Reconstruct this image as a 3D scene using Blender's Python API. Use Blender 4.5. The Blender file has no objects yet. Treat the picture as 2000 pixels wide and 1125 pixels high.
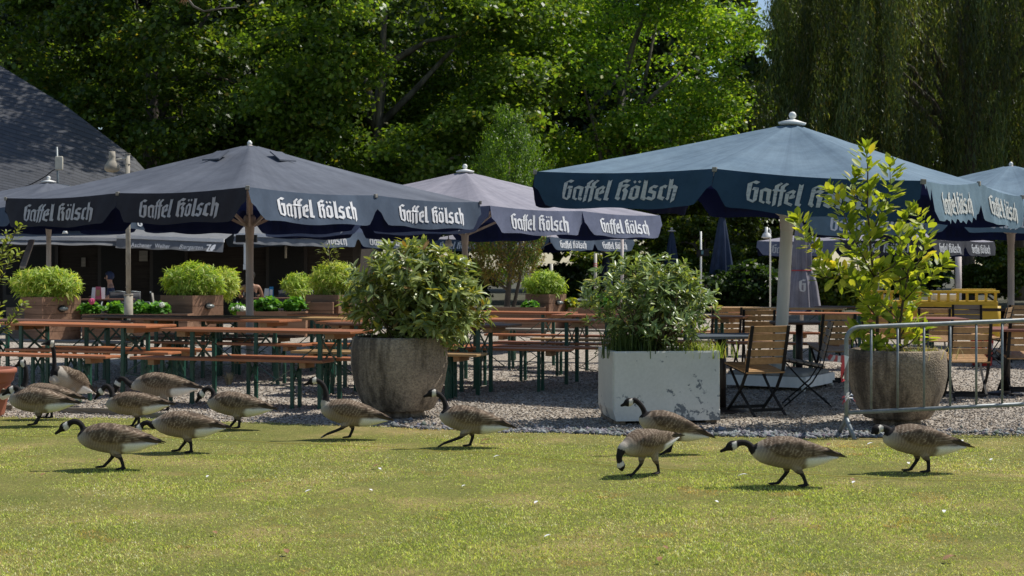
import bpy, bmesh, math, random
import numpy as np
from mathutils import Vector, Matrix, Quaternion
random.seed(7)
RNG = np.random.default_rng(11)
SC = bpy.context.scene
COL = SC.collection
F, CX, HY, HC = 2778.0, 1000.0, 525.0, 1.40      # 50 mm lens, horizon row, eye height
R = math.radians

def at(px, py, Y):                                # photo point at distance Y -> world
    return Vector(((px - CX) * Y / F, Y, HC - (py - HY) * Y / F))
def gy(py):                                       # distance of a ground point
    return HC * F / (py - HY)
def gnd(px, py):
    Y = gy(py); return Vector(((px - CX) * Y / F, Y, 0.0))
def zt(py, z):                                    # distance of a point of known height z seen at row py
    return (HC - z) * F / (py - HY)

# ------------------------------------------------------------------ objects
def tag(o, label=None, cat=None, group=None, kind=None):
    if label: o['label'] = label
    if cat: o['category'] = cat
    if group: o['group'] = group
    if kind: o['kind'] = kind
    return o
def thing(name, label, cat, loc=(0, 0, 0), rz=0.0, group=None):
    o = bpy.data.objects.new(name, None); COL.objects.link(o)
    o.empty_display_size = 0.1
    o.location = loc; o.rotation_euler = (0, 0, rz)
    return tag(o, label, cat, group)
def link(name, me, mat=None, parent=None, smooth=False):
    o = bpy.data.objects.new(name, me); COL.objects.link(o)
    if mat is not None:
        me.materials.clear(); me.materials.append(mat)
    if parent is not None: o.parent = parent
    if smooth:
        me.polygons.foreach_set('use_smooth', [True] * len(me.polygons))
    return o
def obj(name, bm, mat, parent=None, smooth=False):
    me = bpy.data.meshes.new(name); bm.normal_update(); bm.to_mesh(me); bm.free()
    return link(name, me, mat, parent, smooth)
def copy_tree(o, parent=None):
    c = o.copy(); COL.objects.link(c)
    if parent is not None: c.parent = parent
    for ch in list(o.children): copy_tree(ch, c)
    return c
def mesh_np(name, V, faces, mat=None, parent=None, col=None, smooth=False):
    """V (n,3); faces either (m,k) array or list of such arrays"""
    if not isinstance(faces, list): faces = [faces]
    me = bpy.data.meshes.new(name)
    V = np.ascontiguousarray(V, dtype=np.float32)
    me.vertices.add(len(V)); me.vertices.foreach_set('co', V.ravel())
    li = np.concatenate([f.ravel() for f in faces]).astype(np.int32)
    lt = np.concatenate([np.full(len(f), f.shape[1]) for f in faces]).astype(np.int32)
    ls = np.concatenate([[0], np.cumsum(lt)[:-1]]).astype(np.int32)
    me.loops.add(len(li)); me.loops.foreach_set('vertex_index', li)
    me.polygons.add(len(lt)); me.polygons.foreach_set('loop_start', ls); me.polygons.foreach_set('loop_total', lt)
    if smooth: me.polygons.foreach_set('use_smooth', np.ones(len(lt), dtype=bool))
    me.update(calc_edges=True)
    if col is not None:
        a = me.attributes.new('col', 'FLOAT_COLOR', 'POINT')
        c = np.ones((len(V), 4), dtype=np.float32); c[:, :3] = col
        a.data.foreach_set('color', c.ravel())
    return link(name, me, mat, parent)

# ------------------------------------------------------------------ shape helpers
def box(bm, c, s, rz=0.0, rot=None, bev=0.0):
    m = Matrix.Translation(Vector(c)) @ (rot.to_4x4() if rot is not None else Matrix.Rotation(rz, 4, 'Z')) @ Matrix.Diagonal((*s, 1.0))
    g = bmesh.ops.create_cube(bm, size=1.0, matrix=m)
    if bev > 0:
        es = list({e for v in g['verts'] for e in v.link_edges})
        bmesh.ops.bevel(bm, geom=es, offset=bev, segments=2, affect='EDGES', profile=0.5)
def frame_of(d):
    d = d.normalized()
    a = Vector((0, 0, 1)) if abs(d.z) < 0.95 else Vector((1, 0, 0))
    x = d.cross(a).normalized(); y = x.cross(d).normalized()
    return x, y
def bar(bm, p, q, w, h, up=None):                 # rectangular bar
    p, q = Vector(p), Vector(q); d = (q - p)
    dz = d.normalized()
    up = Vector(up) if up is not None else (Vector((0, 0, 1)) if abs(dz.z) < 0.9 else Vector((0, 1, 0)))
    x = dz.cross(up).normalized(); y = x.cross(dz).normalized()
    m = Matrix((x, y, dz)).transposed()
    box(bm, (p + q) / 2, (w, h, d.length), rot=m)
def tube(bm, pts, rad, n=10, cap=True):
    pts = [Vector(p) for p in pts]
    if not isinstance(rad, (list, tuple)): rad = [rad] * len(pts)
    rings = []; x = None
    for i, p in enumerate(pts):
        d = (pts[min(i + 1, len(pts) - 1)] - pts[max(i - 1, 0)]).normalized()
        if x is None: x, y = frame_of(d)
        else:
            x = (x - d * x.dot(d)).normalized(); y = d.cross(x) * -1
            y = x.cross(d)
        rings.append([bm.verts.new(p + (x * math.cos(2 * math.pi * k / n) + y * math.sin(2 * math.pi * k / n)) * rad[i]) for k in range(n)])
    for a, b in zip(rings, rings[1:]):
        for k in range(n):
            f = bm.faces.new((a[k], b[k], b[(k + 1) % n], a[(k + 1) % n])); f.smooth = True
    if cap:
        bm.faces.new(rings[0]); bm.faces.new(list(reversed(rings[-1])))
    return rings
def lathe(bm, prof, n=32, c=(0, 0, 0), jit=0.0, cap=True):
    c = Vector(c); rings = []
    for r, z in prof:
        rings.append([bm.verts.new(c + Vector((r * math.cos(2 * math.pi * k / n), r * math.sin(2 * math.pi * k / n), z)) * (1 + random.uniform(-jit, jit))) for k in range(n)])
    for a, b in zip(rings, rings[1:]):
        for k in range(n):
            f = bm.faces.new((a[k], a[(k + 1) % n], b[(k + 1) % n], b[k])); f.smooth = True
    if cap:
        bm.faces.new(list(reversed(rings[0]))); bm.faces.new(rings[-1])
def sphere(bm, c, r, seg=16, s=(1, 1, 1)):
    m = Matrix.Translation(Vector(c)) @ Matrix.Diagonal((*s, 1.0))
    g = bmesh.ops.create_uvsphere(bm, u_segments=seg, v_segments=max(6, seg // 2), radius=r, matrix=m)
    for v in g['verts']:
        for f in v.link_faces: f.smooth = True
def NB(): return bmesh.new()

_lat = {}
def vnoise(x, y, sc, seed=0):
    if seed not in _lat: _lat[seed] = np.random.default_rng(seed).random((256, 256))
    L = _lat[seed]; x = np.asarray(x) * sc + 1000; y = np.asarray(y) * sc + 1000
    xi = np.floor(x).astype(int); yi = np.floor(y).astype(int); fx = x - xi; fy = y - yi
    fx = fx * fx * (3 - 2 * fx); fy = fy * fy * (3 - 2 * fy)
    g = lambda a, b: L[a % 256, b % 256]
    return (g(xi, yi) * (1 - fx) + g(xi + 1, yi) * fx) * (1 - fy) + (g(xi, yi + 1) * (1 - fx) + g(xi + 1, yi + 1) * fx) * fy
def fbm(x, y, sc, seed=0, o=3):
    s = 0; a = 0.5; t = 0
    for k in range(o):
        s = s + a * vnoise(x, y, sc * 2 ** k, seed + k); t += a; a *= 0.55
    return s / t

# ------------------------------------------------------------------ materials
MATS = {}
def newmat(name):
    m = bpy.data.materials.new(name); m.use_nodes = True
    nt = m.node_tree; nt.nodes.clear()
    out = nt.nodes.new('ShaderNodeOutputMaterial'); p = nt.nodes.new('ShaderNodeBsdfPrincipled')
    nt.links.new(p.outputs[0], out.inputs[0]); MATS[name] = m
    return m, nt, p, out
def N(nt, t, **kw):
    n = nt.nodes.new(t)
    for k, v in kw.items():
        if k in n.inputs.keys(): n.inputs[k].default_value = v
        else: setattr(n, k, v)
    return n
def ramp(nt, fac, stops):
    r = nt.nodes.new('ShaderNodeValToRGB'); e = r.color_ramp.elements
    while len(e) < len(stops): e.new(0.5)
    for el, (p, c) in zip(e, stops): el.position = p; el.color = (*c, 1)
    nt.links.new(fac, r.inputs[0]); return r.outputs[0]
def mixc(nt, fac, a, b, mode='MIX'):
    m = nt.nodes.new('ShaderNodeMix'); m.data_type = 'RGBA'; m.blend_type = mode
    for s, v in ((m.inputs[0], fac), (m.inputs[6], a), (m.inputs[7], b)):
        if isinstance(v, (int, float)): s.default_value = v
        elif isinstance(v, tuple): s.default_value = (*v, 1)
        else: nt.links.new(v, s)
    return m.outputs[2]
def coords(nt, kind='Object', scale=(1, 1, 1)):
    tc = nt.nodes.new('ShaderNodeTexCoord'); mp = nt.nodes.new('ShaderNodeMapping'); mp.inputs['Scale'].default_value = scale
    nt.links.new(tc.outputs[kind], mp.inputs[0]); return mp.outputs[0]
def noise(nt, vec, scale, detail=4, rough=0.6):
    n = N(nt, 'ShaderNodeTexNoise', Scale=scale, Detail=detail, Roughness=rough); nt.links.new(vec, n.inputs['Vector']); return n.outputs['Fac']
def bump(nt, p, h, strength=0.3, dist=0.01):
    b = N(nt, 'ShaderNodeBump', Strength=strength, Distance=dist); nt.links.new(h, b.inputs['Height']); nt.links.new(b.outputs[0], p.inputs['Normal'])
def simple(name, c1, c2=None, scale=8, rough=0.6, metal=0.0, bmp=0.0, stretch=(1, 1, 1), spec=0.5, detail=5, lo=0.3, hi=0.7):
    m, nt, p, out = newmat(name)
    c2 = c2 or tuple(x * 0.75 for x in c1)
    v = coords(nt, 'Object', stretch); f = noise(nt, v, scale, detail)
    nt.links.new(ramp(nt, f, [(lo, c2), (hi, c1)]), p.inputs['Base Color'])
    p.inputs['Roughness'].default_value = rough; p.inputs['Metallic'].default_value = metal
    p.inputs['Specular IOR Level'].default_value = spec
    if bmp: bump(nt, p, f, bmp, 0.01)
    return m
def leafmat(name, trans=0.35, rough=0.45, gain=(1.5, 1.45, 0.7), spec=0.4):
    m, nt, p, out = newmat(name)
    a = N(nt, 'ShaderNodeAttribute', attribute_name='col')
    nt.links.new(a.outputs['Color'], p.inputs['Base Color']); p.inputs['Roughness'].default_value = rough
    p.inputs['Specular IOR Level'].default_value = spec
    t = nt.nodes.new('ShaderNodeBsdfTranslucent')
    nt.links.new(mixc(nt, 1.0, a.outputs['Color'], gain, 'MULTIPLY'), t.inputs['Color'])
    mx = nt.nodes.new('ShaderNodeMixShader'); mx.inputs[0].default_value = trans
    nt.links.new(p.outputs[0], mx.inputs[1]); nt.links.new(t.outputs[0], mx.inputs[2]); nt.links.new(mx.outputs[0], out.inputs[0])
    return m
def attrmat(name, rough=0.7, bmp=0.0, scale=60, spec=0.3):
    m, nt, p, out = newmat(name)
    a = N(nt, 'ShaderNodeAttribute', attribute_name='col'); v = coords(nt)
    f = noise(nt, v, scale, 3)
    nt.links.new(mixc(nt, 0.35, a.outputs['Color'], ramp(nt, f, [(0.2, (0.25, 0.25, 0.25)), (0.8, (1, 1, 1))]), 'MULTIPLY'), p.inputs['Base Color'])
    p.inputs['Roughness'].default_value = rough; p.inputs['Specular IOR Level'].default_value = spec
    if bmp: bump(nt, p, f, bmp, 0.006)
    return m
def canvas(name, c_pale, c_dark, trans=0.10, streak=True, inside=(0.010, 0.018, 0.065)):
    m, nt, p, out = newmat(name)
    v = coords(nt, 'Object', (1, 1, 1))
    f = noise(nt, v, 0.9, 6, 0.65); f2 = noise(nt, v, 7, 4, 0.7); f3 = noise(nt, v, 320, 1)
    base = ramp(nt, f, [(0.32, c_dark), (0.66, c_pale)])
    gm = nt.nodes.new('ShaderNodeVectorMath'); gm.operation = 'MULTIPLY'; nt.links.new(v, gm.inputs[0]); gm.inputs[1].default_value = (1, 1, 0)
    gn = nt.nodes.new('ShaderNodeVectorMath'); gn.operation = 'NORMALIZE'; nt.links.new(gm.outputs[0], gn.inputs[0])
    fs = noise(nt, gn.outputs[0], 13, 5, 0.7)
    if streak: base = mixc(nt, 0.55, base, ramp(nt, fs, [(0.32, (0.68, 0.70, 0.74)), (0.68, (1.25, 1.24, 1.22))]), 'MULTIPLY')
    base = mixc(nt, 0.30, base, ramp(nt, f2, [(0.3, (0.55, 0.55, 0.55)), (0.7, (1.15, 1.15, 1.15))]), 'MULTIPLY')
    ge = nt.nodes.new('ShaderNodeNewGeometry'); base = mixc(nt, ge.outputs['Backfacing'], base, inside)   # inner side of the cloth is deep navy
    nt.links.new(base, p.inputs['Base Color']); p.inputs['Roughness'].default_value = 0.85; p.inputs['Specular IOR Level'].default_value = 0.2
    bump(nt, p, f2, 0.25, 0.02)
    t = nt.nodes.new('ShaderNodeBsdfTranslucent'); nt.links.new(mixc(nt, 1.0, base, (0.25, 0.45, 1.0), 'MULTIPLY'), t.inputs['Color'])
    mx = nt.nodes.new('ShaderNodeMixShader'); mx.inputs[0].default_value = trans
    nt.links.new(p.outputs[0], mx.inputs[1]); nt.links.new(t.outputs[0], mx.inputs[2]); nt.links.new(mx.outputs[0], out.inputs[0])
    return m
def woodmat(name, c1, c2, rough=0.5, scale=14, axis=0, bmp=0.1, spec=0.4, var=0.0):
    st = [1, 1, 1]; st[axis] = 0.06
    m, nt, p, out = newmat(name)
    v = coords(nt, 'Object', tuple(st)); f = noise(nt, v, scale, 6, 0.65); g = noise(nt, coords(nt), 1.3, 3)
    c = ramp(nt, f, [(0.3, c2), (0.68, c1)])
    c = mixc(nt, 0.5, c, ramp(nt, g, [(0.3, (0.6, 0.6, 0.6)), (0.7, (1.1, 1.1, 1.1))]), 'MULTIPLY')
    if var:
        oi = nt.nodes.new('ShaderNodeObjectInfo')
        c = mixc(nt, 1.0, c, ramp(nt, oi.outputs['Random'], [(0, (1 - var, 1 - var * 0.9, 1 - var * 0.7)), (1, (1 + var, 1 + var, 1 + var))]), 'MULTIPLY')
    nt.links.new(c, p.inputs['Base Color']); p.inputs['Roughness'].default_value = rough; p.inputs['Specular IOR Level'].default_value = spec
    if bmp: bump(nt, p, f, bmp, 0.004)
    return m

M = MATS
woodmat('top_orange', (0.50, 0.185, 0.070), (0.33, 0.110, 0.040), 0.42, 16, 0, 0.08, 0.5, 0.18)
woodmat('top_tan', (0.46, 0.29, 0.12), (0.32, 0.19, 0.08), 0.55, 16, 0, 0.08, 0.4)
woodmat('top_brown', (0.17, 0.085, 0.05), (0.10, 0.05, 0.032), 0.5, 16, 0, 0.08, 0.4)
woodmat('top_grey', (0.36, 0.33, 0.28), (0.22, 0.20, 0.17), 0.75, 16, 0, 0.15, 0.2)
woodmat('cleat', (0.42, 0.24, 0.11), (0.28, 0.15, 0.07), 0.7, 18, 1, 0.1, 0.3)
woodmat('slat', (0.50, 0.30, 0.135), (0.33, 0.185, 0.08), 0.5, 22, 0, 0.08, 0.4, 0.12)
woodmat('slat_grey', (0.34, 0.28, 0.23), (0.20, 0.155, 0.12), 0.65, 22, 1, 0.1, 0.3)
woodmat('plank', (0.33, 0.19, 0.12), (0.19, 0.105, 0.065), 0.7, 12, 0, 0.2, 0.25, 0.1)
woodmat('plank_grey', (0.20, 0.165, 0.135), (0.12, 0.098, 0.08), 0.8, 12, 0, 0.2, 0.2)
woodmat('pole_wood', (0.74, 0.66, 0.61), (0.56, 0.48, 0.44), 0.7, 10, 2, 0.15, 0.25)
simple('pole_white', (0.86, 0.85, 0.80), (0.70, 0.70, 0.65), 6, 0.55, 0, 0.05, (1, 1, 0.3))
simple('steel_green', (0.013, 0.090, 0.058), (0.008, 0.050, 0.034), 30, 0.4, 0, 0.03, spec=0.5)
simple('black_metal', (0.016, 0.016, 0.017), (0.010, 0.010, 0.010), 30, 0.6, 0, 0.02, spec=0.25)
simple('dark_brown_metal', (0.028, 0.020, 0.017), (0.016, 0.012, 0.010), 20, 0.5)
simple('galvanised', (0.27, 0.295, 0.30), (0.17, 0.19, 0.195), 22, 0.5, 0.35, 0.04)
simple('bright_metal', (0.62, 0.63, 0.64), (0.5, 0.5, 0.5), 22, 0.3, 0.8)
simple('white_plastic', (0.72, 0.72, 0.68), (0.6, 0.6, 0.56), 5, 0.4)
simple('cream', (0.58, 0.54, 0.44), (0.44, 0.40, 0.32), 6, 0.5)
simple('terracotta', (0.42, 0.15, 0.085), (0.32, 0.105, 0.06), 5, 0.75, 0, 0.05)
simple('yellow_paint', (0.62, 0.40, 0.012), (0.48, 0.29, 0.010), 3, 0.45, 0, 0.03)
simple('red_plastic', (0.62, 0.035, 0.025), (0.5, 0.025, 0.02), 4, 0.4)
simple('soil', (0.07, 0.05, 0.035), (0.035, 0.025, 0.018), 30, 0.95, 0, 0.6)
simple('bark', (0.13, 0.105, 0.08), (0.05, 0.040, 0.032), 9, 0.9, 0, 0.8, (1, 1, 0.25))
simple('bark_plane', (0.17, 0.155, 0.122), (0.07, 0.063, 0.048), 3.0, 0.85, 0, 0.3, (1, 1, 0.5), lo=0.42, hi=0.58)
simple('stem', (0.12, 0.085, 0.05), (0.06, 0.045, 0.03), 20, 0.8, 0, 0.3)
simple('string', (0.62, 0.50, 0.09), (0.45, 0.36, 0.06), 20, 0.7)
simple('edging', (0.27, 0.235, 0.18), (0.15, 0.125, 0.095), 12, 0.85, 0, 0.3, (0.2, 1, 1))
simple('skin', (0.50, 0.28, 0.19), (0.42, 0.22, 0.15), 12, 0.55)
simple('skin_tan', (0.40, 0.21, 0.13), (0.33, 0.17, 0.10), 12, 0.55)
simple('hair', (0.018, 0.013, 0.010), (0.010, 0.008, 0.006), 40, 0.5)
simple('navy_cloth', (0.03, 0.045, 0.10), (0.02, 0.03, 0.07), 20, 0.85)
simple('dark_cloth', (0.02, 0.02, 0.022), (0.012, 0.012, 0.014), 20, 0.85)
simple('wicker', (0.055, 0.055, 0.06), (0.025, 0.025, 0.028), 60, 0.7, 0, 0.4)
simple('wicker_light', (0.36, 0.34, 0.30), (0.20, 0.19, 0.17), 60, 0.7, 0, 0.4)
simple('paper_white', (0.80, 0.79, 0.76), (0.7, 0.69, 0.66), 6, 0.6)
simple('card_pink', (0.55, 0.10, 0.16), (0.40, 0.07, 0.10), 14, 0.6)
simple('card_blue', (0.03, 0.25, 0.48), (0.02, 0.20, 0.40), 10, 0.6)
simple('awning_grey', (0.19, 0.195, 0.205), (0.14, 0.145, 0.152), 5, 0.85, 0, 0.1)
simple('alu_rail', (0.78, 0.79, 0.82), (0.7, 0.71, 0.73), 4, 0.4, 0.1)
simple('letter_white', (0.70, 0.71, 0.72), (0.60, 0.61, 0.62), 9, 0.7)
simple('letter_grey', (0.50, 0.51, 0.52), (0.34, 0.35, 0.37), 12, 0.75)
simple('umbrella_stone', (0.34, 0.33, 0.29), (0.19, 0.18, 0.15), 7, 0.9, 0, 0.3)
simple('dark_wall', (0.018, 0.016, 0.015), (0.010, 0.009, 0.009), 4, 0.9, 0, 0.2)
simple('feather_white', (0.82, 0.81, 0.78), (0.7, 0.69, 0.66), 30, 0.8)
simple('dry_leaf', (0.35, 0.19, 0.08), (0.20, 0.10, 0.045), 20, 0.8)
simple('dry_grass', (0.50, 0.42, 0.24), (0.36, 0.29, 0.15), 20, 0.85)
simple('screen', (0.10, 0.22, 0.25), (0.05, 0.14, 0.17), 30, 0.2)
simple('tape_white', (0.78, 0.76, 0.74), (0.7, 0.68, 0.66), 9, 0.5)
simple('tape_red', (0.62, 0.06, 0.07), (0.5, 0.04, 0.05), 9, 0.5)
simple('lamp_glass', (0.20, 0.215, 0.21), (0.15, 0.165, 0.16), 6, 0.25)
simple('cream_weathered', (0.42, 0.38, 0.30), (0.24, 0.21, 0.165), 7, 0.8, 0, 0.2)
leafmat('leaf_tree', 0.50, 0.42, (1.8, 1.7, 0.5), 0.45)
leafmat('leaf_glossy', 0.30, 0.34, (1.6, 1.5, 0.5), 0.5)
leafmat('leaf_thin', 0.46, 0.45, (1.6, 1.5, 0.5), 0.35)
leafmat('grass_blade', 0.38, 0.55, (1.3, 1.3, 0.7), 0.25)
attrmat('pebble', 0.85, 0.3, 50)
attrmat('plumage', 0.8, 0.25, 140, 0.2)
canvas('canvas_slate', (0.138, 0.152, 0.182), (0.094, 0.104, 0.128))
canvas('canvas_blue', (0.190, 0.268, 0.330), (0.120, 0.182, 0.240))
canvas('canvas_lilac', (0.34, 0.325, 0.365), (0.255, 0.245, 0.28))
canvas('canvas_navy', (0.050, 0.068, 0.115), (0.030, 0.044, 0.080))
canvas('shade_slate', (0.040, 0.042, 0.052), (0.026, 0.027, 0.034), 0.05, False)  # slate valance cloth again, with shade painted into its colour
canvas('shade_blue', (0.038, 0.082, 0.125), (0.022, 0.052, 0.086), 0.05, False)  # blue valance cloth darkened in colour for the shaded faces
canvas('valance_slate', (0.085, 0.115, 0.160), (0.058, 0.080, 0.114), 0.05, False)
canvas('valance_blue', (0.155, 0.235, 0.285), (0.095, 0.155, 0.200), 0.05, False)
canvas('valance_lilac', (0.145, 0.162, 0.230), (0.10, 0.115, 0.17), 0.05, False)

# letters worn off the oldest canopy
m, nt, p, out = newmat('letter_worn')
v = coords(nt, 'Object', (1, 1, 6)); f = noise(nt, v, 9, 5, 0.7)
nt.links.new(ramp(nt, f, [(0.36, (0.10, 0.13, 0.15)), (0.42, (0.46, 0.48, 0.45)), (0.7, (0.58, 0.58, 0.53))]), p.inputs['Base Color']); p.inputs['Roughness'].default_value = 0.8
# chipped white paint
m, nt, p, out = newmat('chipped_white')
v = coords(nt); f = noise(nt, v, 5.5, 9, 0.72); g = noise(nt, v, 1.7, 3); h = noise(nt, v, 40, 3)
chip = nt.nodes.new('ShaderNodeMath'); chip.operation = 'MULTIPLY_ADD'; nt.links.new(g, chip.inputs[0]); chip.inputs[1].default_value = 0.35; nt.links.new(f, chip.inputs[2])
sx = nt.nodes.new('ShaderNodeSeparateXYZ'); nt.links.new(v, sx.inputs[0])
low = ramp(nt, sx.outputs[2], [(0.02, (0.075, 0.075, 0.075)), (0.16, (0, 0, 0))])
ad = nt.nodes.new('ShaderNodeMath'); ad.operation = 'ADD'; nt.links.new(chip.outputs[0], ad.inputs[0]); nt.links.new(low, ad.inputs[1])
mask = ramp(nt, ad.outputs[0], [(0.78, (0, 0, 0)), (0.795, (1, 1, 1))])
paint = mixc(nt, 0.4, (0.70, 0.69, 0.63), ramp(nt, h, [(0.3, (0.75, 0.75, 0.73)), (0.7, (1, 1, 1))]), 'MULTIPLY')
paint = mixc(nt, 0.5, paint, ramp(nt, g, [(0.3, (0.75, 0.76, 0.74)), (0.7, (1.05, 1.05, 1.05))]), 'MULTIPLY')
nt.links.new(mixc(nt, mask, paint, (0.16, 0.18, 0.19)), p.inputs['Base Color']); p.inputs['Roughness'].default_value = 0.5
inv = nt.nodes.new('ShaderNodeInvert'); nt.links.new(mask, inv.inputs[1]); bump(nt, p, inv.outputs[0], 0.4, 0.003)
# exposed aggregate concrete
def concrete(name, c1, c2, streak=True):
    m, nt, p, out = newmat(name)
    v = coords(nt); vo = N(nt, 'ShaderNodeTexVoronoi', Scale=75.0); nt.links.new(v, vo.inputs['Vector'])
    f = noise(nt, v, 3, 6, 0.7); s = noise(nt, coords(nt, 'Object', (1, 1, 0.12)), 7, 4, 0.6)
    c = ramp(nt, f, [(0.3, c2), (0.7, c1)])
    sep = nt.nodes.new('ShaderNodeSeparateColor'); nt.links.new(vo.outputs['Color'], sep.inputs[0])
    c = mixc(nt, 0.75, c, ramp(nt, sep.outputs[0], [(0.0, (0.6, 0.57, 0.54)), (0.5, (0.95, 0.93, 0.9)), (1, (1.3, 1.27, 1.2))]), 'MULTIPLY')
    c = mixc(nt, 0.75, c, ramp(nt, s, [(0.40, (0.20, 0.17, 0.14)), (0.54, (1.1, 1.08, 1.04))]), 'MULTIPLY')
    nt.links.new(c, p.inputs['Base Color']); p.inputs['Roughness'].default_value = 0.9
    bump(nt, p, vo.outputs['Distance'], 0.7, 0.008)
concrete('concrete_warm', (0.36, 0.295, 0.225), (0.19, 0.155, 0.12))
concrete('concrete_dark', (0.33, 0.265, 0.195), (0.17, 0.135, 0.10))
# lawn soil under the blades
m, nt, p, out = newmat('lawn_base')
v = coords(nt); f = noise(nt, v, 1.1, 5, 0.65); g = noise(nt, v, 45, 4, 0.8)
c = ramp(nt, f, [(0.34, (0.17, 0.19, 0.055)), (0.52, (0.23, 0.225, 0.075)), (0.70, (0.40, 0.31, 0.15))])
nt.links.new(mixc(nt, 0.8, c, ramp(nt, g, [(0.25, (0.35, 0.35, 0.3)), (0.75, (1.3, 1.25, 1.1))]), 'MULTIPLY'), p.inputs['Base Color']); p.inputs['Roughness'].default_value = 0.95; p.inputs['Specular IOR Level'].default_value = 0.1
bump(nt, p, g, 0.8, 0.02)
# gravel
m, nt, p, out = newmat('gravel')
v = coords(nt); vo = N(nt, 'ShaderNodeTexVoronoi', Scale=42.0); nt.links.new(v, vo.inputs['Vector'])
vb = N(nt, 'ShaderNodeTexVoronoi', Scale=95.0); nt.links.new(v, vb.inputs['Vector'])
sep = nt.nodes.new('ShaderNodeSeparateColor'); nt.links.new(vo.outputs['Color'], sep.inputs[0])
sep2 = nt.nodes.new('ShaderNodeSeparateColor'); nt.links.new(vb.outputs['Color'], sep2.inputs[0])
c = ramp(nt, sep.outputs[0], [(0.0, (0.15, 0.13, 0.105)), (0.35, (0.34, 0.295, 0.24)), (0.7, (0.50, 0.445, 0.375)), (1, (0.72, 0.665, 0.59))])
c = mixc(nt, 0.55, c, ramp(nt, sep2.outputs[1], [(0, (0.4, 0.4, 0.4)), (1, (1.3, 1.28, 1.25))]), 'MULTIPLY')
c = mixc(nt, 0.6, c, ramp(nt, noise(nt, v, 0.8, 5, 0.7), [(0.3, (0.65, 0.63, 0.6)), (0.7, (1.1, 1.08, 1.05))]), 'MULTIPLY')
nt.links.new(c, p.inputs['Base Color']); p.inputs['Roughness'].default_value = 0.9; p.inputs['Specular IOR Level'].default_value = 0.2
ad = nt.nodes.new('ShaderNodeMath'); ad.operation = 'ADD'; nt.links.new(vo.outputs['Distance'], ad.inputs[0]); nt.links.new(vb.outputs['Distance'], ad.inputs[1])
inv = nt.nodes.new('ShaderNodeInvert'); nt.links.new(ad.outputs[0], inv.inputs[1]); bump(nt, p, inv.outputs[0], 0.6, 0.012)
simple('park_ground', (0.08, 0.075, 0.045), (0.04, 0.04, 0.022), 2, 0.95, 0, 0.3)
# slate shingles
m, nt, p, out = newmat('slate')
tc = nt.nodes.new('ShaderNodeTexCoord'); br = N(nt, 'ShaderNodeTexBrick', Scale=1.0)
br.inputs['Color1'].default_value = (0.052, 0.055, 0.063, 1); br.inputs['Color2'].default_value = (0.040, 0.042, 0.049, 1); br.inputs['Mortar'].default_value = (0.010, 0.010, 0.012, 1)
br.inputs['Mortar Size'].default_value = 0.008; br.inputs['Brick Width'].default_value = 0.95; br.inputs['Row Height'].default_value = 0.32
nt.links.new(tc.outputs['UV'], br.inputs['Vector'])
sp = nt.nodes.new('ShaderNodeSeparateXYZ'); nt.links.new(tc.outputs['UV'], sp.inputs[0])
dv = nt.nodes.new('ShaderNodeMath'); dv.operation = 'DIVIDE'; dv.inputs[1].default_value = .32; nt.links.new(sp.outputs[1], dv.inputs[0])
fr = nt.nodes.new('ShaderNodeMath'); fr.operation = 'FRACT'; nt.links.new(dv.outputs[0], fr.inputs[0])
rl = ramp(nt, fr.outputs[0], [(0.0, (0.12, 0.12, 0.12)), (0.13, (0.3, 0.3, 0.3)), (0.22, (1, 1, 1)), (1.0, (0.85, 0.85, 0.85))])
c = mixc(nt, 1.0, br.outputs['Color'], rl, 'MULTIPLY'); c = mixc(nt, .5, c, ramp(nt, noise(nt, coords(nt), .8, 5), [(.3, (.6, .6, .6)), (.7, (1.3, 1.3, 1.3))]), 'MULTIPLY')
nt.links.new(c, p.inputs['Base Color']); p.inputs['Roughness'].default_value = 0.6
inv = nt.nodes.new('ShaderNodeInvert'); nt.links.new(br.outputs['Fac'], inv.inputs[1]); bump(nt, p, inv.outputs[0], 0.8, 0.03)
# ------------------------------------------------------------------ camera, light, sky
cam = bpy.data.cameras.new('camera'); cam.lens = 50; cam.sensor_width = 36
cam.shift_y = -(562.5 - HY) / 2000.0
cam.clip_start = 0.1; cam.clip_end = 2000
cam.dof.use_dof = True; cam.dof.focus_distance = 12.2; cam.dof.aperture_fstop = 6.3
co = bpy.data.objects.new('camera', cam); COL.objects.link(co); co.location = (0, 0, HC); co.rotation_euler = (R(90), 0, 0)
SC.camera = co
SUN_EL, SUN_AZ = R(56), R(66)                     # azimuth clockwise from +Y (straight ahead)
S = Vector((math.sin(SUN_AZ) * math.cos(SUN_EL), math.cos(SUN_AZ) * math.cos(SUN_EL), math.sin(SUN_EL)))
sl = bpy.data.lights.new('sun', 'SUN'); sl.energy = 5.0; sl.angle = R(0.53); sl.color = (1.0, 0.955, 0.88)
so = bpy.data.objects.new('sun', sl); COL.objects.link(so); so.rotation_euler = S.to_track_quat('Z', 'Y').to_euler(); so.location = (20, 0, 30)
w = bpy.data.worlds.new('World'); SC.world = w; w.use_nodes = True
nt = w.node_tree; nt.nodes.clear()
sk = nt.nodes.new('ShaderNodeTexSky'); sk.sky_type = 'NISHITA'; sk.sun_disc = False; sk.sun_elevation = SUN_EL; sk.sun_rotation = SUN_AZ
sk.altitude = 50; sk.air_density = 1.0; sk.dust_density = 0.6; sk.ozone_density = 1.2
bg = nt.nodes.new('ShaderNodeBackground'); bg.inputs[1].default_value = 0.115
ow = nt.nodes.new('ShaderNodeOutputWorld'); nt.links.new(sk.outputs[0], bg.inputs[0]); nt.links.new(bg.outputs[0], ow.inputs[0])
SC.view_settings.view_transform = 'Standard'; SC.view_settings.look = 'None'; SC.view_settings.exposure = 0; SC.view_settings.gamma = 1
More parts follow.
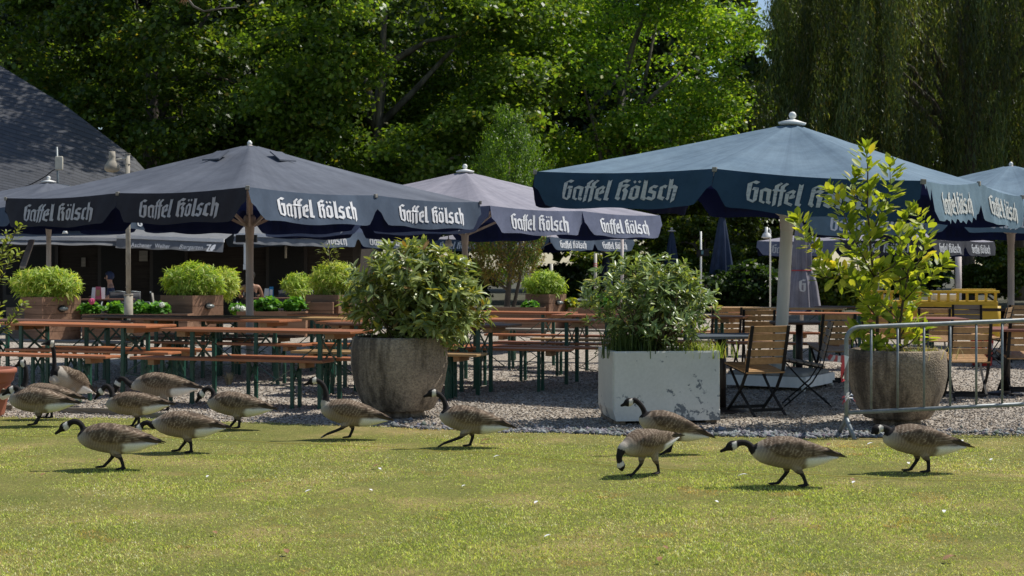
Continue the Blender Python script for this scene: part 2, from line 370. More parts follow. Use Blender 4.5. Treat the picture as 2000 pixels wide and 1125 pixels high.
SC.cycles.max_bounces = 8; SC.cycles.transparent_max_bounces = 8; SC.cycles.diffuse_bounces = 3; SC.cycles.use_denoising = True

# ------------------------------------------------------------------ ground sheets
def sheet(name, x0, x1, y0, y1, z, mat, nx=2, ny=2, hfun=None):
    xs = np.linspace(x0, x1, nx); ys = np.linspace(y0, y1, ny); X, Y = np.meshgrid(xs, ys)
    Z = np.full_like(X, z) + (hfun(X, Y) if hfun else 0)
    V = np.stack([X.ravel(), Y.ravel(), Z.ravel()], 1)
    i = np.arange(nx * ny).reshape(ny, nx)
    Fq = np.stack([i[:-1, :-1].ravel(), i[:-1, 1:].ravel(), i[1:, 1:].ravel(), i[1:, :-1].ravel()], 1)
    return tag(mesh_np(name, V, Fq, mat), kind='structure')
def edge_y(x):                                    # wavering line where lawn meets gravel
    x = np.asarray(x, dtype=float)
    base = np.interp(x, [-16, -5.2, -3.4, -2.0, -0.6, 0.3, 1.2, 3.0, 4.6, 16], [13.55, 13.55, 13.35, 12.85, 12.45, 12.2, 11.95, 11.85, 12.15, 12.4])
    return base + 0.16 * (vnoise(x, x * 0 + 3, 1.7, 5) - 0.5) + 0.08 * (vnoise(x, x * 0 + 9, 7, 6) - 0.5)
sheet('ground', -300, 300, -60, 900, -0.012, M['park_ground'], 3, 3)
sheet('gravel', -26, 26, 11.2, 44, -0.004, M['gravel'], 60, 60, lambda X, Y: 0.0 * X)
# lawn: front edge straight, back edge follows edge_y
nx, ny = 240, 60
xs = np.linspace(-16, 16, nx); t = np.linspace(0, 1, ny)
X = np.tile(xs, (ny, 1)); Y = -3 + t[:, None] * (edge_y(xs)[None, :] + 3)
Z = 0.006 + 0.012 * (fbm(X, Y, 0.9, 20) - 0.5); Z[-1] = -0.004
i = np.arange(nx * ny).reshape(ny, nx)
tag(mesh_np('lawn', np.stack([X.ravel(), Y.ravel(), Z.ravel()], 1), np.stack([i[:-1, :-1].ravel(), i[:-1, 1:].ravel(), i[1:, 1:].ravel(), i[1:, :-1].ravel()], 1), M['lawn_base'], smooth=True), kind='structure')

# grass blades (nobody could count them)
def grass():
    parts = []
    for y0, y1, dens in ((4.9, 7.2, 11000), (7.2, 9.2, 9000), (9.2, 11.2, 6500), (11.2, 13.7, 4200)):
        hw = 0.40 * y1 + 1.0; n = int(dens * 2 * hw * (y1 - y0))
        parts.append(np.stack([RNG.uniform(-hw, hw, n), RNG.uniform(y0, y1, n)], 1))
    P = np.concatenate(parts); keep = P[:, 1] < edge_y(P[:, 0]) + RNG.normal(0, 0.05, len(P)) - 0.02
    bare = fbm(P[:, 0], P[:, 1], 1.3, 31); d_edge = edge_y(P[:, 0]) - P[:, 1]
    keep &= RNG.random(len(P)) > np.clip((bare - 0.60) * 3.2, 0, 0.7) + np.clip(0.55 - d_edge * 0.7, 0, 0.55)
    P = P[keep]; n = len(P)
    dry = fbm(P[:, 0], P[:, 1], 0.8, 40, 4); d_edge = edge_y(P[:, 0]) - P[:, 1]
    fine = .5 * vnoise(P[:, 0], P[:, 1], 9, 44) + .5 * vnoise(P[:, 0], P[:, 1], 26, 45)
    dryp = np.clip((dry - 0.48) * 1.7 + (fine - 0.5) * 1.5 + np.clip(0.75 - d_edge * 0.55, 0, 0.6) + 0.33, 0.04, 0.97)
    spot = np.clip((vnoise(P[:, 0], P[:, 1], 3.1, 81) * vnoise(P[:, 0], P[:, 1], 7.3, 82) - .52) * 7, 0, 1)   # small dead patches
    dryp = np.maximum(dryp, spot * .95)
    isdry = RNG.random(n) < dryp
    g1 = np.array([0.225, 0.30, 0.058]); g2 = np.array([0.465, 0.475, 0.125]); d1 = np.array([0.74, 0.62, 0.30]); d2 = np.array([0.55, 0.43, 0.19])
    a = RNG.random(n)[:, None]
    c = np.where(isdry[:, None], d1 * a + d2 * (1 - a), g1 * a + g2 * (1 - a)) * (RNG.random(n) ** 1.5 * 1.25 + 0.42)[:, None] * 1.52
    c *= (1 - .30 * spot)[:, None] * np.where(spot[:, None] > .3, np.array([[1.05, .86, .72]]), 1)
    h = RNG.uniform(0.007, 0.019, n) * (0.75 + 0.6 * vnoise(P[:, 0], P[:, 1], 2.2, 50)); h = np.where(isdry, h * 0.75, h)
    ang = RNG.uniform(0, 2 * np.pi, n); lean = RNG.uniform(0.2, 1.3, n) * h; wd = RNG.uniform(0.0012, 0.0026, n) * (0.7 + P[:, 1] * 0.06)
    la = RNG.uniform(0, 2 * np.pi, n)
    sx, sy = np.cos(ang) * wd, np.sin(ang) * wd; lx, ly = np.cos(la) * lean, np.sin(la) * lean
    z0 = np.full(n, 0.002); c = np.clip(c * (0.84 + .42 * vnoise(P[:, 0], P[:, 1], 22, 61))[:, None], .01, .92)
    V = np.empty((n, 5, 3))
    V[:, 0] = np.stack([P[:, 0] - sx, P[:, 1] - sy, z0], 1); V[:, 1] = np.stack([P[:, 0] + sx, P[:, 1] + sy, z0], 1)
    V[:, 2] = np.stack([P[:, 0] + sx * .8 + lx * .35, P[:, 1] + sy * .8 + ly * .35, h * .62], 1); V[:, 3] = np.stack([P[:, 0] - sx * .8 + lx * .35, P[:, 1] - sy * .8 + ly * .35, h * .62], 1)
    V[:, 4] = np.stack([P[:, 0] + lx, P[:, 1] + ly, h], 1)
    b = np.arange(n)[:, None] * 5
    o = mesh_np('grass', V.reshape(-1, 3), [b + np.array([[0, 1, 2, 3]]), b + np.array([[3, 2, 4]])], M['grass_blade'], col=np.repeat(c, 5, 0))
    tag(o, 'short sunlit grass of the lawn, yellowed in patches', 'grass', kind='stuff')
grass()

ROCK_F = np.array([[0, 2, 4], [2, 1, 4], [1, 3, 4], [3, 0, 4], [2, 0, 5], [1, 2, 5], [3, 1, 5], [0, 3, 5]])
def rocks(name, P, size, cols, flat=0.6):
    n = len(P); base = np.array([[1, 0, 0], [-1, 0, 0], [0, 1, 0], [0, -1, 0], [0, 0, 1], [0, 0, -.6]])
    V = base[None] * RNG.uniform(0.6, 1.25, (n, 6, 1)) + RNG.normal(0, 0.22, (n, 6, 3)); V[:, :, 2] *= flat
    a = RNG.uniform(0, 2 * np.pi, n); c, s = np.cos(a)[:, None], np.sin(a)[:, None]
    X = V[:, :, 0] * c - V[:, :, 1] * s; Y = V[:, :, 0] * s + V[:, :, 1] * c
    V = np.stack([X, Y, V[:, :, 2]], 2) * size[:, None, None]
    V[:, :, :2] += P[:, None, :]; V[:, :, 2] += (size * flat * 0.35)[:, None]
    return mesh_np(name, V.reshape(-1, 3), (np.arange(n)[:, None, None] * 6 + ROCK_F[None]).reshape(-1, 3), M['pebble'], col=np.repeat(cols, 6, 0))
def pebbles():
    n = 60000
    Y = 11.6 + RNG.random(n) ** 1.7 * 9.5; X = RNG.uniform(-0.42, 0.42, n) * Y
    k = Y > edge_y(X) - 0.08 + RNG.normal(0, .05, n); X, Y = X[k], Y[k]; n = len(X)
    pal = np.array([[.36, .30, .24], [.27, .225, .18], [.52, .47, .41], [.18, .155, .135], [.40, .32, .245], [.31, .295, .28]])
    c = pal[RNG.integers(0, 6, n)] * RNG.uniform(.7, 1.2, n)[:, None]
    tag(rocks('loose_gravel', np.stack([X, Y], 1), RNG.uniform(.006, .015, n), c, .7), 'tan and grey loose pebbles scattered over the gravel terrace', 'gravel', kind='stuff')
    n = 1820                                      # blue-grey crushed stone along the lawn edge
    X = np.concatenate([RNG.uniform(0.1, 3.3, 1500), RNG.uniform(-1.1, 0.2, 160), RNG.uniform(3.2, 5.6, 160)])
    Y = edge_y(X) + np.abs(RNG.normal(0.02, .20, n)) - .09 + .08 * (vnoise(X, X * 0, 3, 71) - .5)
    c = np.array([[.235, .24, .245]]) * RNG.uniform(.45, 1.35, n)[:, None] + RNG.normal(0, .012, (n, 3))
    tag(rocks('crushed_stone', np.stack([X, Y], 1), RNG.uniform(.014, .046, n) * RNG.uniform(.6, 1, n), np.clip(c, .03, .8), .7), 'blue-grey crushed stones in a strip along the lawn edge', 'stones', kind='stuff')
pebbles()

# weathered edging boards between lawn and gravel (left)
def edging(x0, x1, label):
    bm = NB(); p, q = gnd(*x0), gnd(*x1)
    bar(bm, p + Vector((0, 0, .012)), q + Vector((0, 0, .012)), 0.022, 0.075)
    bmesh.ops.subdivide_edges(bm, edges=bm.edges[:], cuts=3, use_grid_fill=True)
    for v in bm.verts: v.co += Vector((0, random.uniform(-.006, .006), random.uniform(-.005, .005)))
    tag(obj('edging_board', bm, M['edging']), label, 'edging board', 'edging boards along the lawn')
edging((-60, 800), (24, 801), 'short weathered edging board in the lawn below the terracotta pot')
edging((114, 805), (236, 810), 'weathered edging board behind the geese, longest of the left lawn edge')
edging((262, 815), (345, 818), 'weathered edging board end jutting from gravel beside the stooping goose')

# yellow guide string across the lawn
bm = NB(); pts = []
for px, py in ((-60, 853), (75, 855), (150, 856), (300, 858), (520, 868), (740, 879), (880, 888), (1010, 892), (1060, 901), (1220, 917), (1400, 927), (1640, 936), (1850, 942), (2060, 946)):
    p = gnd(px, py); pts.append((p.x, p.y, 0.022 + random.uniform(-.006, .006)))
fine = []
for a, b in zip(pts, pts[1:]):
    for k in range(6):
        f = k / 6; fine.append(Vector(a).lerp(Vector(b), f) + Vector((0, random.uniform(-.006, .006), random.uniform(-.006, .004))))
tube(bm, fine, 0.0022, 5)
tag(obj('string', bm, M['string']), 'thin yellow string lying across the whole lawn', 'string')

# feathers and dry leaves on the lawn
def feather(px, py, sz, a, label, mat='feather_white', name='feather', cat='feather', group='feathers lying on the lawn'):
    bm = NB(); ns = 9; L = []
    for k in range(ns):
        u = k / (ns - 1); wv = sz * 0.26 * math.sin(math.pi * min(1, u ** .8 * .97 + .03)) + .001
        z = .022 + sz * .25 * math.sin(u * 2.2)
        L.append([bm.verts.new(((u - .5) * sz, s * wv + sz * .06 * math.sin(u * 3), z + abs(s) * sz * .07)) for s in (-1, 0, 1)])
    for a_, b_ in zip(L, L[1:]):
        for k in range(2): bm.faces.new((a_[k], a_[k + 1], b_[k + 1], b_[k])).smooth = True
    o = obj(name, bm, M[mat]); o.location = gnd(px, py); o.rotation_euler = (0, 0, a); tag(o, label, cat, group)
FE = [(602, 968, .055, .4), (406, 938, .04, 1.2), (742, 923, .045, 2.0), (970, 899, .06, .2), (1450, 938, .09, -.3), (1668, 950, .05, .8), (1775, 912, .05, 1.4), (1937, 905, .05, .6), (1845, 868, .04, 2.2), (1700, 874, .07, .1), (1880, 868, .06, 1.0), (1048, 990, .05, .9), (724, 965, .04, 2.4), (906, 957, .04, .5), (1845, 1008, .05, 1.1), (1070, 1057, .05, .3), (1400, 988, .04, 2.0)]
for k, (px, py, sz, a) in enumerate(FE):
    lab = {4: 'long wispy white feather on the grass left of the striding goose on the right', 9: 'long white feather at the gravel edge under the crowd barrier foot'}.get(k, 'small white feather lying on the lawn')
    feather(px, py, sz * .75, a, lab)
LE = [(735, 918, .05, .5), (85, 935, .045, 1), (1855, 1103, .07, .3), (1300, 1080, .04, 2), (1620, 876, .06, .7), (1665, 945, .05, 1.7), (948, 868, .07, .2), (195, 905, .035, .9), (1510, 1025, .04, .4), (420, 1050, .04, 2.2), (1290, 1104, .05, 1.2), (560, 1088, .05, 1.9)]
for px, py, sz, a in LE: feather(px, py, sz, a, 'curled brown dry leaf lying on the lawn', 'dry_leaf', 'dry_leaf', 'leaf', 'dry leaves lying on the lawn')

# dry grass tuft in the gravel under the tables
def tuft(px, py, h, n, mat, label, name='grass_tuft', spread=.7, cat='grass tuft'):
    bm = NB(); b = gnd(px, py)
    for k in range(n):
        a = random.uniform(0, 6.28); l = h * random.uniform(.5, 1); sp = random.uniform(.1, spread) * l
        d = Vector((math.cos(a), math.sin(a), 0)); s = Vector((-d.y, d.x, 0)) * .0035
        p0 = d * random.uniform(0, .03); p1 = p0 + d * sp * .4 + Vector((0, 0, l * .6)); p2 = p0 + d * sp + Vector((0, 0, l))
        v = [bm.verts.new(q) for q in (p0 - s, p0 + s, p1 + s * .8, p1 - s * .8, p2)]
        bm.faces.new(v[:4]); bm.faces.new((v[3], v[2], v[4]))
    o = obj(name, bm, M[mat]); o.location = b; tag(o, label, cat); return o
tuft(447, 752, .17, 90, 'dry_grass', 'dry straw-coloured grass tuft in the gravel under the front benches')
# ------------------------------------------------------------------ blackletter lettering
G = {
 'G': [[(136,150),(240,96),(306,113),(258,148),(200,132),(190,360),(238,378),(240,232),(205,235),(222,192),(300,196),(290,372),(245,412),(158,385),(136,300)]],
 'a': [[(320,225),(390,186),(468,208),(456,370),(480,380),(460,418),(410,398),(412,240),(366,235),(362,370),(398,385),(385,415),(322,388)]],
 'ff': [[(478,222),(490,198),(508,198),(508,150),(585,98),(618,110),(566,155),(564,196),(590,196),(592,150),(668,98),(706,112),(652,155),(648,196),(678,196),(664,226),(640,226),(632,412),(580,442),(588,226),(552,226),(546,412),(498,442),(502,226)]],
 'e': [[(672,240),(768,186),(810,205),(785,258),(806,266),(800,300),(729,322),(729,285),(760,250),(762,228),(724,250),(718,365),(785,385),(768,420),(665,385)]],
 'l': [[(840,100),(868,120),(900,98),(880,372),(908,380),(893,416),(816,402),(820,330)]],
 'K': [[(1018,152),(1118,96),(1185,112),(1135,152),(1078,140),(1072,186),(1128,164),(1186,186),(1132,236),(1170,272),(1150,412),(1098,412),(1106,296),(1080,262),(1122,206),(1066,222),(1052,355),(1074,382),(1048,416),(996,385),(1010,290),(1014,220)]],
 'o': [[(1205,232),(1272,192),(1345,214),(1330,380),(1268,416),(1190,385),(1198,301),(1248,301),(1245,362),(1280,368),(1292,242),(1255,232),(1250,297),(1199,297)], [(1224,140),(1250,118),(1276,140),(1254,166)], [(1297,140),(1324,120),(1350,142),(1326,164)]],
 'l2': [[(1392,114),(1418,132),(1446,116),(1428,376),(1450,384),(1420,424),(1360,402)]],
 's': [[(1478,235),(1545,198),(1618,216),(1580,250),(1528,238),(1522,275),(1598,300),(1590,395),(1540,432),(1440,402),(1470,362),(1535,385),(1542,330),(1460,305)]],
 'c': [[(1645,235),(1720,205),(1755,222),(1730,262),(1698,240),(1688,375),(1735,390),(1705,436),(1620,402),(1636,290)]],
 'h': [[(1775,122),(1800,138),(1832,116),(1826,225),(1850,212),(1910,245),(1885,440),(1828,480),(1845,270),(1818,262),(1800,420),(1778,440),(1745,412),(1760,400)]],
}
def glyph_tris():
    polys = [p for g in G.values() for p in g]; V = []; T = []
    from mathutils.geometry import tessellate_polygon
    for p in polys:
        q = [Vector(((x - 136) / 1774, -((y - 0.0125 * (x - 136)) - 96) / 316, 0)) for x, y in p]
        n0 = len(V); V += [(a.x, a.y) for a in q]
        T += [tuple(n0 + k for k in t) for t in tessellate_polygon([q])]
    return V, T
GV, GT = glyph_tris()                              # x 0..1, y 0..-1 (cap line 0, base line -1)

def umbrella(name, label, c, L, phi, z_edge, z_apex, canv, val, let, hv=0.40, shade=None, tilt=(0, 0), finial=True, pole='pole_wood', pole_r=0.055, concave=1.06, flaps=False, torn=None, textw=1.53, group='open parasols over the beer garden', let_faces=None, base=False, struts=True, seed=0, shade_idx=(4, 5), clips=False, lift=0.0):
    rr = random.Random(seed + 5)
    k = L / 5.0; textw *= k
    root = thing(name, label, 'parasol', (c[0], c[1], 0), 0, group)
    n = Vector((-tilt[0], -tilt[1], 1)).normalized(); root.rotation_euler = Vector((0, 0, 1)).rotation_difference(n).to_euler()
    cor = [Vector((math.cos(phi + i * math.pi / 2), math.sin(phi + i * math.pi / 2), 0)) * L / math.sqrt(2) for i in range(4)]
    rim = []
    for i in range(4): rim += [cor[i], (cor[i] + cor[(i + 1) % 4]) / 2]
    ztop = z_apex; r0 = 0.035
    ze = [z_edge + (lift if i % 2 else 0) for i in range(8)]
    # canopy: eight panels with sag between the ribs
    bm = NB(); nr, ntq = 14, 6
    cols = []
    for i in range(8):
        for j in range(ntq):
            t = j / ntq; zed = ze[i] * (1 - t) + ze[(i + 1) % 8] * t; e = rim[i].lerp(rim[(i + 1) % 8], t); sag = math.sin(math.pi * t); col_ = []
            for a in range(nr + 1):
                u = r0 + (1 - r0) * a / nr
                pu = u ** 0.98
                z = ztop - (ztop - zed) * (1 - (1 - u) ** concave) - sag * 0.055 * math.sin(math.pi * min(1, u * .85)) - sag * 0.03 * u ** 3
                z += rr.uniform(-.003, .003)
                col_.append(bm.verts.new(Vector((e.x * u, e.y * u, z))))
            cols.append(col_)
    m_ = len(cols)
    for i in range(m_):
        a_, b_ = cols[i], cols[(i + 1) % m_]
        for j in range(nr): bm.faces.new((a_[j], a_[j + 1], b_[j + 1], b_[j])).smooth = True
    bm.faces.new([q[0] for q in cols])
    obj('canopy', bm, M[canv], root)
    # seams over the ribs
    # valance panels with their lettering
    for i in range(8):
        p0, p1 = rim[i], rim[(i + 1) % 8]; e = (p1 - p0); W = e.length; e.normalize()
        nrm = Vector((0, 0, 1)).cross(e) * -1
        nrm = e.cross(Vector((0, 0, 1)))
        if nrm.dot((p0 + p1) / 2) < 0: nrm = -nrm
        ph = rr.uniform(0, 6); amp = rr.uniform(.014, .028); tilt_o = rr.uniform(.14, .27)
        t_lo = 0.0
        is_torn = torn is not None and i in torn
        def off(t, d):
            return amp * d / hv * math.sin(t * 9 + ph) + tilt_o * d + 0.016 * math.sin(t * 23 + ph * 2) * d / hv + .006 * math.sin(t * 51 + ph * 3 + d * 9)
        def prof(t):
            q = min(t, 1 - t) * W
            s = min(1.0, max(0.0, q / (0.22 * k + .02))); s = s * s * (3 - 2 * s)
            return hv * k ** .5 * (0.46 + 0.54 * s) + .012 * math.sin(t * 14 + ph)
        bm = NB(); nxp, nzp = 36, 6; g = []
        for a in range(nxp + 1):
            t = a / nxp; zed = ze[i] * (1 - t) + ze[(i + 1) % 8] * t
            hh = prof(t)
            if is_torn:
                if t < .16: hh = .03 + .30 * abs(math.sin(t * 55)) * (t / .16)
                else: hh = hh * rr.uniform(.88, 1.04)
            g.append([])
            zs = -0.05 * math.sin(math.pi * t) * 0.65
            for b in range(nzp + 1):
                d = hh * b / nzp
                p = p0 + e * (t * W) + nrm * (0.004 + off(t, d)); g[-1].append(bm.verts.new((p.x, p.y, zed + zs - d + .004)))
        for a in range(nxp):
            for b in range(nzp):
                bm.faces.new((g[a][b], g[a][b + 1], g[a + 1][b + 1], g[a + 1][b])).smooth = True
        vp = obj('valance', bm, M[shade if shade and i in shade_idx else val], root)  # shaded faces take the darker copy of the same cloth
        if is_torn: vp['label'] = 'torn and frayed valance panel'
        if let is None: continue
        if let_faces is not None and i not in let_faces: continue
        e_r = Vector((0, 0, 1)).cross(nrm)         # reading direction seen from outside
        flip = e_r.dot(e) < 0
        tw = min(textw, W * .72); th = tw * 0.165; x0 = (W - tw) / 2; d0 = hv * k ** .5 * .19
        if is_torn: x0 += .14; tw *= .86
        V = []
        for gx, gyv in GV:
            xr = x0 + gx * tw; d = d0 - gyv * th
            t = xr / W; t = 1 - t if flip else t
            p = p0 + e * (t * W) + nrm * (0.004 + off(t, d) + .010)
            V.append((p.x, p.y, ze[i] * (1 - t) + ze[(i + 1) % 8] * t - 0.05 * math.sin(math.pi * t) * .65 - d))
        lm = bpy.data.meshes.new('lettering'); lm.from_pydata(V, [], GT); lm.update()
        link('lettering', lm, M['letter_grey' if shade and i in shade_idx and let == 'letter_white' else let], vp)  # white letters turn grey on shaded faces, shade put into their colour
    # pole, crown of the struts, hub
    bm = NB(); zc = z_edge - .40
    tube(bm, [(0, 0, .02), (0, 0, zc - .2), (0, 0, zc + .12)], [pole_r, pole_r, pole_r * .95], 12)
    lathe(bm, [(pole_r * 1.05, zc - .15), (pole_r * 1.25, zc + .02), (pole_r * 1.65, zc + .15), (pole_r * 1.2, zc + .19)], 12)
    tube(bm, [(0, 0, zc + .1), (0, 0, z_apex - .02)], pole_r * .8, 10)
    obj('pole', bm, M[pole], root)
    if struts:
        for i in range(8):
            p = rim[i] * .46; a = rim[i].normalized()
            zr = z_apex - (z_apex - z_edge) * (1 - .54 ** concave) - .06
            bm = NB(); bar(bm, a * pole_r * 1.1 + Vector((0, 0, zc + .04)), Vector((p.x, p.y, zr)), .026, .040)
            obj('strut', bm, M[pole], root)
            bm = NB(); rl = rim[i].length * .975; bar(bm, a * .10 + Vector((0, 0, z_apex - .11)), a * (rl * .5) + Vector((0, 0, z_apex - (z_apex - z_edge) * (1 - .5 ** concave) - .065)), .026, .035); bar(bm, a * (rl * .5) + Vector((0, 0, z_apex - (z_apex - z_edge) * (1 - .5 ** concave) - .065)), a * rl + Vector((0, 0, ze[i] - .015)), .026, .03)
            obj('rib', bm, M['dark_brown_metal'], root)
            if clips:
                bm = NB(); box(bm, rim[i] * 1.004 + Vector((0, 0, ze[i] - .005)), (.035, .05, .05), rz=math.atan2(a.y, a.x), bev=.006); obj('rib_clip', bm, M['umbrella_stone'], root)
    bm = NB()
    if finial:
        lathe(bm, [(.02, z_apex - .03), (.16, z_apex - .015), (.165, z_apex + .005), (.06, z_apex + .035), (.02, z_apex + .05), (.012, z_apex + .06)], 20); sphere(bm, (0, 0, z_apex + .09), .045, 12)
    else:
        lathe(bm, [(.03, z_apex - .02), (.035, z_apex + .02), (.012, z_apex + .05)], 12)
    obj('finial', bm, M['pole_white'], root, True)
    if flaps:
        for i in (1, 5, 3, 7):
            a = rim[i].normalized(); s = Vector((-a.y, a.x, 0)); u = .27; bm = NB()
            zz = z_apex - (z_apex - z_edge) * (1 - (1 - u) ** concave)
            v = [bm.verts.new(a * rim[i].length * uu + s * w_ * .75 + Vector((0, 0, z_ + .01))) for uu, w_, z_ in ((u - .05, -.16, zz + .10), (u - .05, .16, zz + .10), (u + .05, .22, zz - .03), (u + .05, -.22, zz - .03))]
            bm.faces.new(v); vb = [bm.verts.new(q.co + Vector((0, 0, -.02))) for q in v]; bm.faces.new(list(reversed(vb)))
            for q in range(4): bm.faces.new((v[q], vb[q], vb[(q + 1) % 4], v[(q + 1) % 4]))
            bmesh.ops.recalc_face_normals(bm, faces=bm.faces[:]); obj('vent_flap', bm, M[canv], root)
    return root

# positions recovered from the corners and rib ends seen in the photograph
PHI1 = math.atan2(20.5 - 20.17, -0.41 + 3.76)
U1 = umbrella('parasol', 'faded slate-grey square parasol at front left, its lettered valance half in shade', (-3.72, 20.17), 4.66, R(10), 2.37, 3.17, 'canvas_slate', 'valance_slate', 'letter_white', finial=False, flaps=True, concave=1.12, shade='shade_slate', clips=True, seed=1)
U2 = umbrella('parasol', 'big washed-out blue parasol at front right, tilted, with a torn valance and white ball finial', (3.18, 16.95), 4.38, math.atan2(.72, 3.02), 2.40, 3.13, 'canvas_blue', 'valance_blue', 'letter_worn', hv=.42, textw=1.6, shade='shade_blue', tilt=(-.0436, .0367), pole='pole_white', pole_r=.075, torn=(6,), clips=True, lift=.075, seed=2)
U3 = umbrella('parasol', 'pale lilac-grey parasol with ball finial between the two front parasols', (-.85, 25.7), 5.1, R(8), 2.38, 3.16, 'canvas_lilac', 'valance_lilac', 'letter_white', seed=3)
U4 = umbrella('parasol', 'blue-grey parasol behind the torn one, cut off by the right edge of the photo', (8.35, 23.8), 5.1, R(8), 2.36, 3.14, 'canvas_blue', 'valance_blue', 'letter_white', finial=False, seed=4)
U5 = None and umbrella('parasol', 'dark navy parasol far back at right with grey lettering in the shade', (15.2, 47), 5.8, R(8), 2.38, 3.10, 'canvas_navy', 'canvas_navy', 'letter_grey', seed=5)
U6 = umbrella('parasol', 'smallest lettered parasol, far behind the conifer and the lilac-grey parasol', (.72, 49), 5.0, R(8), 2.42, 3.10, 'canvas_lilac', 'valance_slate', 'letter_white', seed=6)
U7 = umbrella('parasol', 'dark parasol in the shade behind the grey one, only part of its lettering showing', (-6.4, 41.5), 5.1, R(8), 2.42, 3.0, 'canvas_navy', 'valance_slate', 'letter_grey', seed=7)
U8 = umbrella('parasol', 'parasol at the left edge behind the grey one, white finial showing above it', (-10.75, 33.0), 5.1, R(8), 2.70, 3.42, 'canvas_slate', 'valance_slate', 'letter_white', seed=8)
U9 = umbrella('parasol', 'far parasol behind the laurel, light on top, its lettering dim in the shade', (10.4, 40.5), 5.0, R(8), 2.18, 2.75, 'canvas_lilac', 'valance_lilac', 'letter_grey', shade='shade_slate', shade_idx=(5, 6, 7), seed=9)  # dark panels and grey letters carry the shade in their colour

# base of the blue parasol: white steel frame with paving slabs
b = thing('weighted_stand', 'white steel parasol base weighed down with grey concrete slabs', 'parasol base', (3.17, 16.9, 0), math.atan2(.72, 3.02) + R(45))
bm = NB(); s = .50
for sx, sy, lx, ly in ((0, -s, 2 * s, .03), (0, s, 2 * s, .03), (-s, 0, .03, 2 * s - .034), (s, 0, .03, 2 * s - .034)): box(bm, (sx, sy, .10), (lx, ly, .12))
obj('frame', bm, M['pole_white'], b)
for sx in (-1, 1):
    for sy in (-1, 1):
        bm = NB(); box(bm, (sx * .237, sy * .237, .155), (.455, .455, .10), bev=.03); obj('slab', bm, M['umbrella_stone'], b)
        bm = NB(); tube(bm, [(sx * (s - .02), sy * (s - .02), 0), (sx * (s - .02), sy * (s - .02), .037)], .025, 8); obj('foot', bm, M['pole_white'], b)

def closed_umbrella(px, ytop, Y, ybot, wpx, mat, label, tie=None, mark=False, wood=True):
    s = F / Y; zt_ = HC - (ytop - HY) / s; zb = HC - (ybot - HY) / s; x = (px - CX) / s; r = wpx / s / 2
    root = thing('closed_parasol', label, 'parasol', (x, Y, 0), 0, 'closed parasols')
    bm = NB(); nseg = 48; rings = []
    for q in range(22):
        u = q / 21; z = zt_ + (zb - zt_) * u
        rad = r * (.22 + .78 * u ** .8)
        if tie is not None:
            zt2 = HC - (tie - HY) / s; dz = abs(z - zt2); rad *= 1 - .22 * math.exp(-(dz / .12) ** 2)
            if z < zt2: rad *= 1.12 + .1 * (zt2 - z)
        ring = []
        for k in range(nseg):
            a = 2 * math.pi * k / nseg; fold = 1 + (.20 * math.sin(8 * a + u * .8) + .07 * math.sin(19 * a + u * 3)) * (.3 + .7 * u)
            ring.append(bm.verts.new((rad * fold * math.cos(a), rad * fold * math.sin(a), z + (.06 * math.sin(4 * a) if q == 21 else 0))))
        rings.append(ring)
    for a_, b_ in zip(rings, rings[1:]):
        for k in range(nseg): bm.faces.new((a_[k], b_[k], b_[(k + 1) % nseg], a_[(k + 1) % nseg])).smooth = True
    bm.faces.new(rings[0])
    cv = obj('folded_canopy', bm, M[mat], root)
    bm = NB(); tube(bm, [(0, 0, .0), (0, 0, zt_)], .035, 8); obj('pole', bm, M['pole_wood'], root)
    bm = NB(); lathe(bm, [(.02, zt_ - .02), (.16, zt_), (.16, zt_ + .03), (.03, zt_ + .06)], 14); sphere(bm, (0, 0, zt_ + .11), .05, 10); obj('finial', bm, M['pole_wood'], root)
    if tie is not None:
        zt2 = HC - (tie - HY) / s; bm = NB(); n = 40
        rad = r * (.22 + .78 * ((zt_ - zt2) / (zt_ - zb)) ** .8) * .80 * 1.2
        tube(bm, [(rad * math.cos(a), rad * math.sin(a), zt2) for a in np.linspace(0, 2 * math.pi, n)], .012, 6, False); obj('tie_cord', bm, M['tape_red'], root)
    if mark:
        V = []; T = []
        from mathutils.geometry import tessellate_polygon
        q = [Vector((x_, y_, 0)) for x_, y_ in G['G'][0]]; T = tessellate_polygon([q])
        for p_ in q:
            lx = (p_.x - 221) / 170 * .13 - .05; z = HC - (545 - HY) / s - (p_.y - 96) / 316 * .24
            V.append((lx, -math.sqrt(max(.001, (r * 1.22) ** 2 - lx * lx)) - .01, z))
        lm = bpy.data.meshes.new('lettering'); lm.from_pydata(V, [], [tuple(t) for t in T]); lm.update(); link('lettering', lm, M['letter_white'], cv)
    return root
closed_umbrella(1410, 424, 47, 552, 46, 'canvas_navy', 'tall closed navy parasol beside the speaker pole')
closed_umbrella(1312, 452, 55, 520, 26, 'canvas_navy', 'smaller closed navy parasol rising behind the planted white box')
closed_umbrella(1566, 408, 27, 606, 56, 'canvas_lilac', 'closed grey-blue parasol with a red tie and a white letter, next to the white pole', tie=528, mark=True)
closed_umbrella(1183, 492, 50, 556, 24, 'canvas_navy', 'closed dark parasol half hidden left of the planted white box')
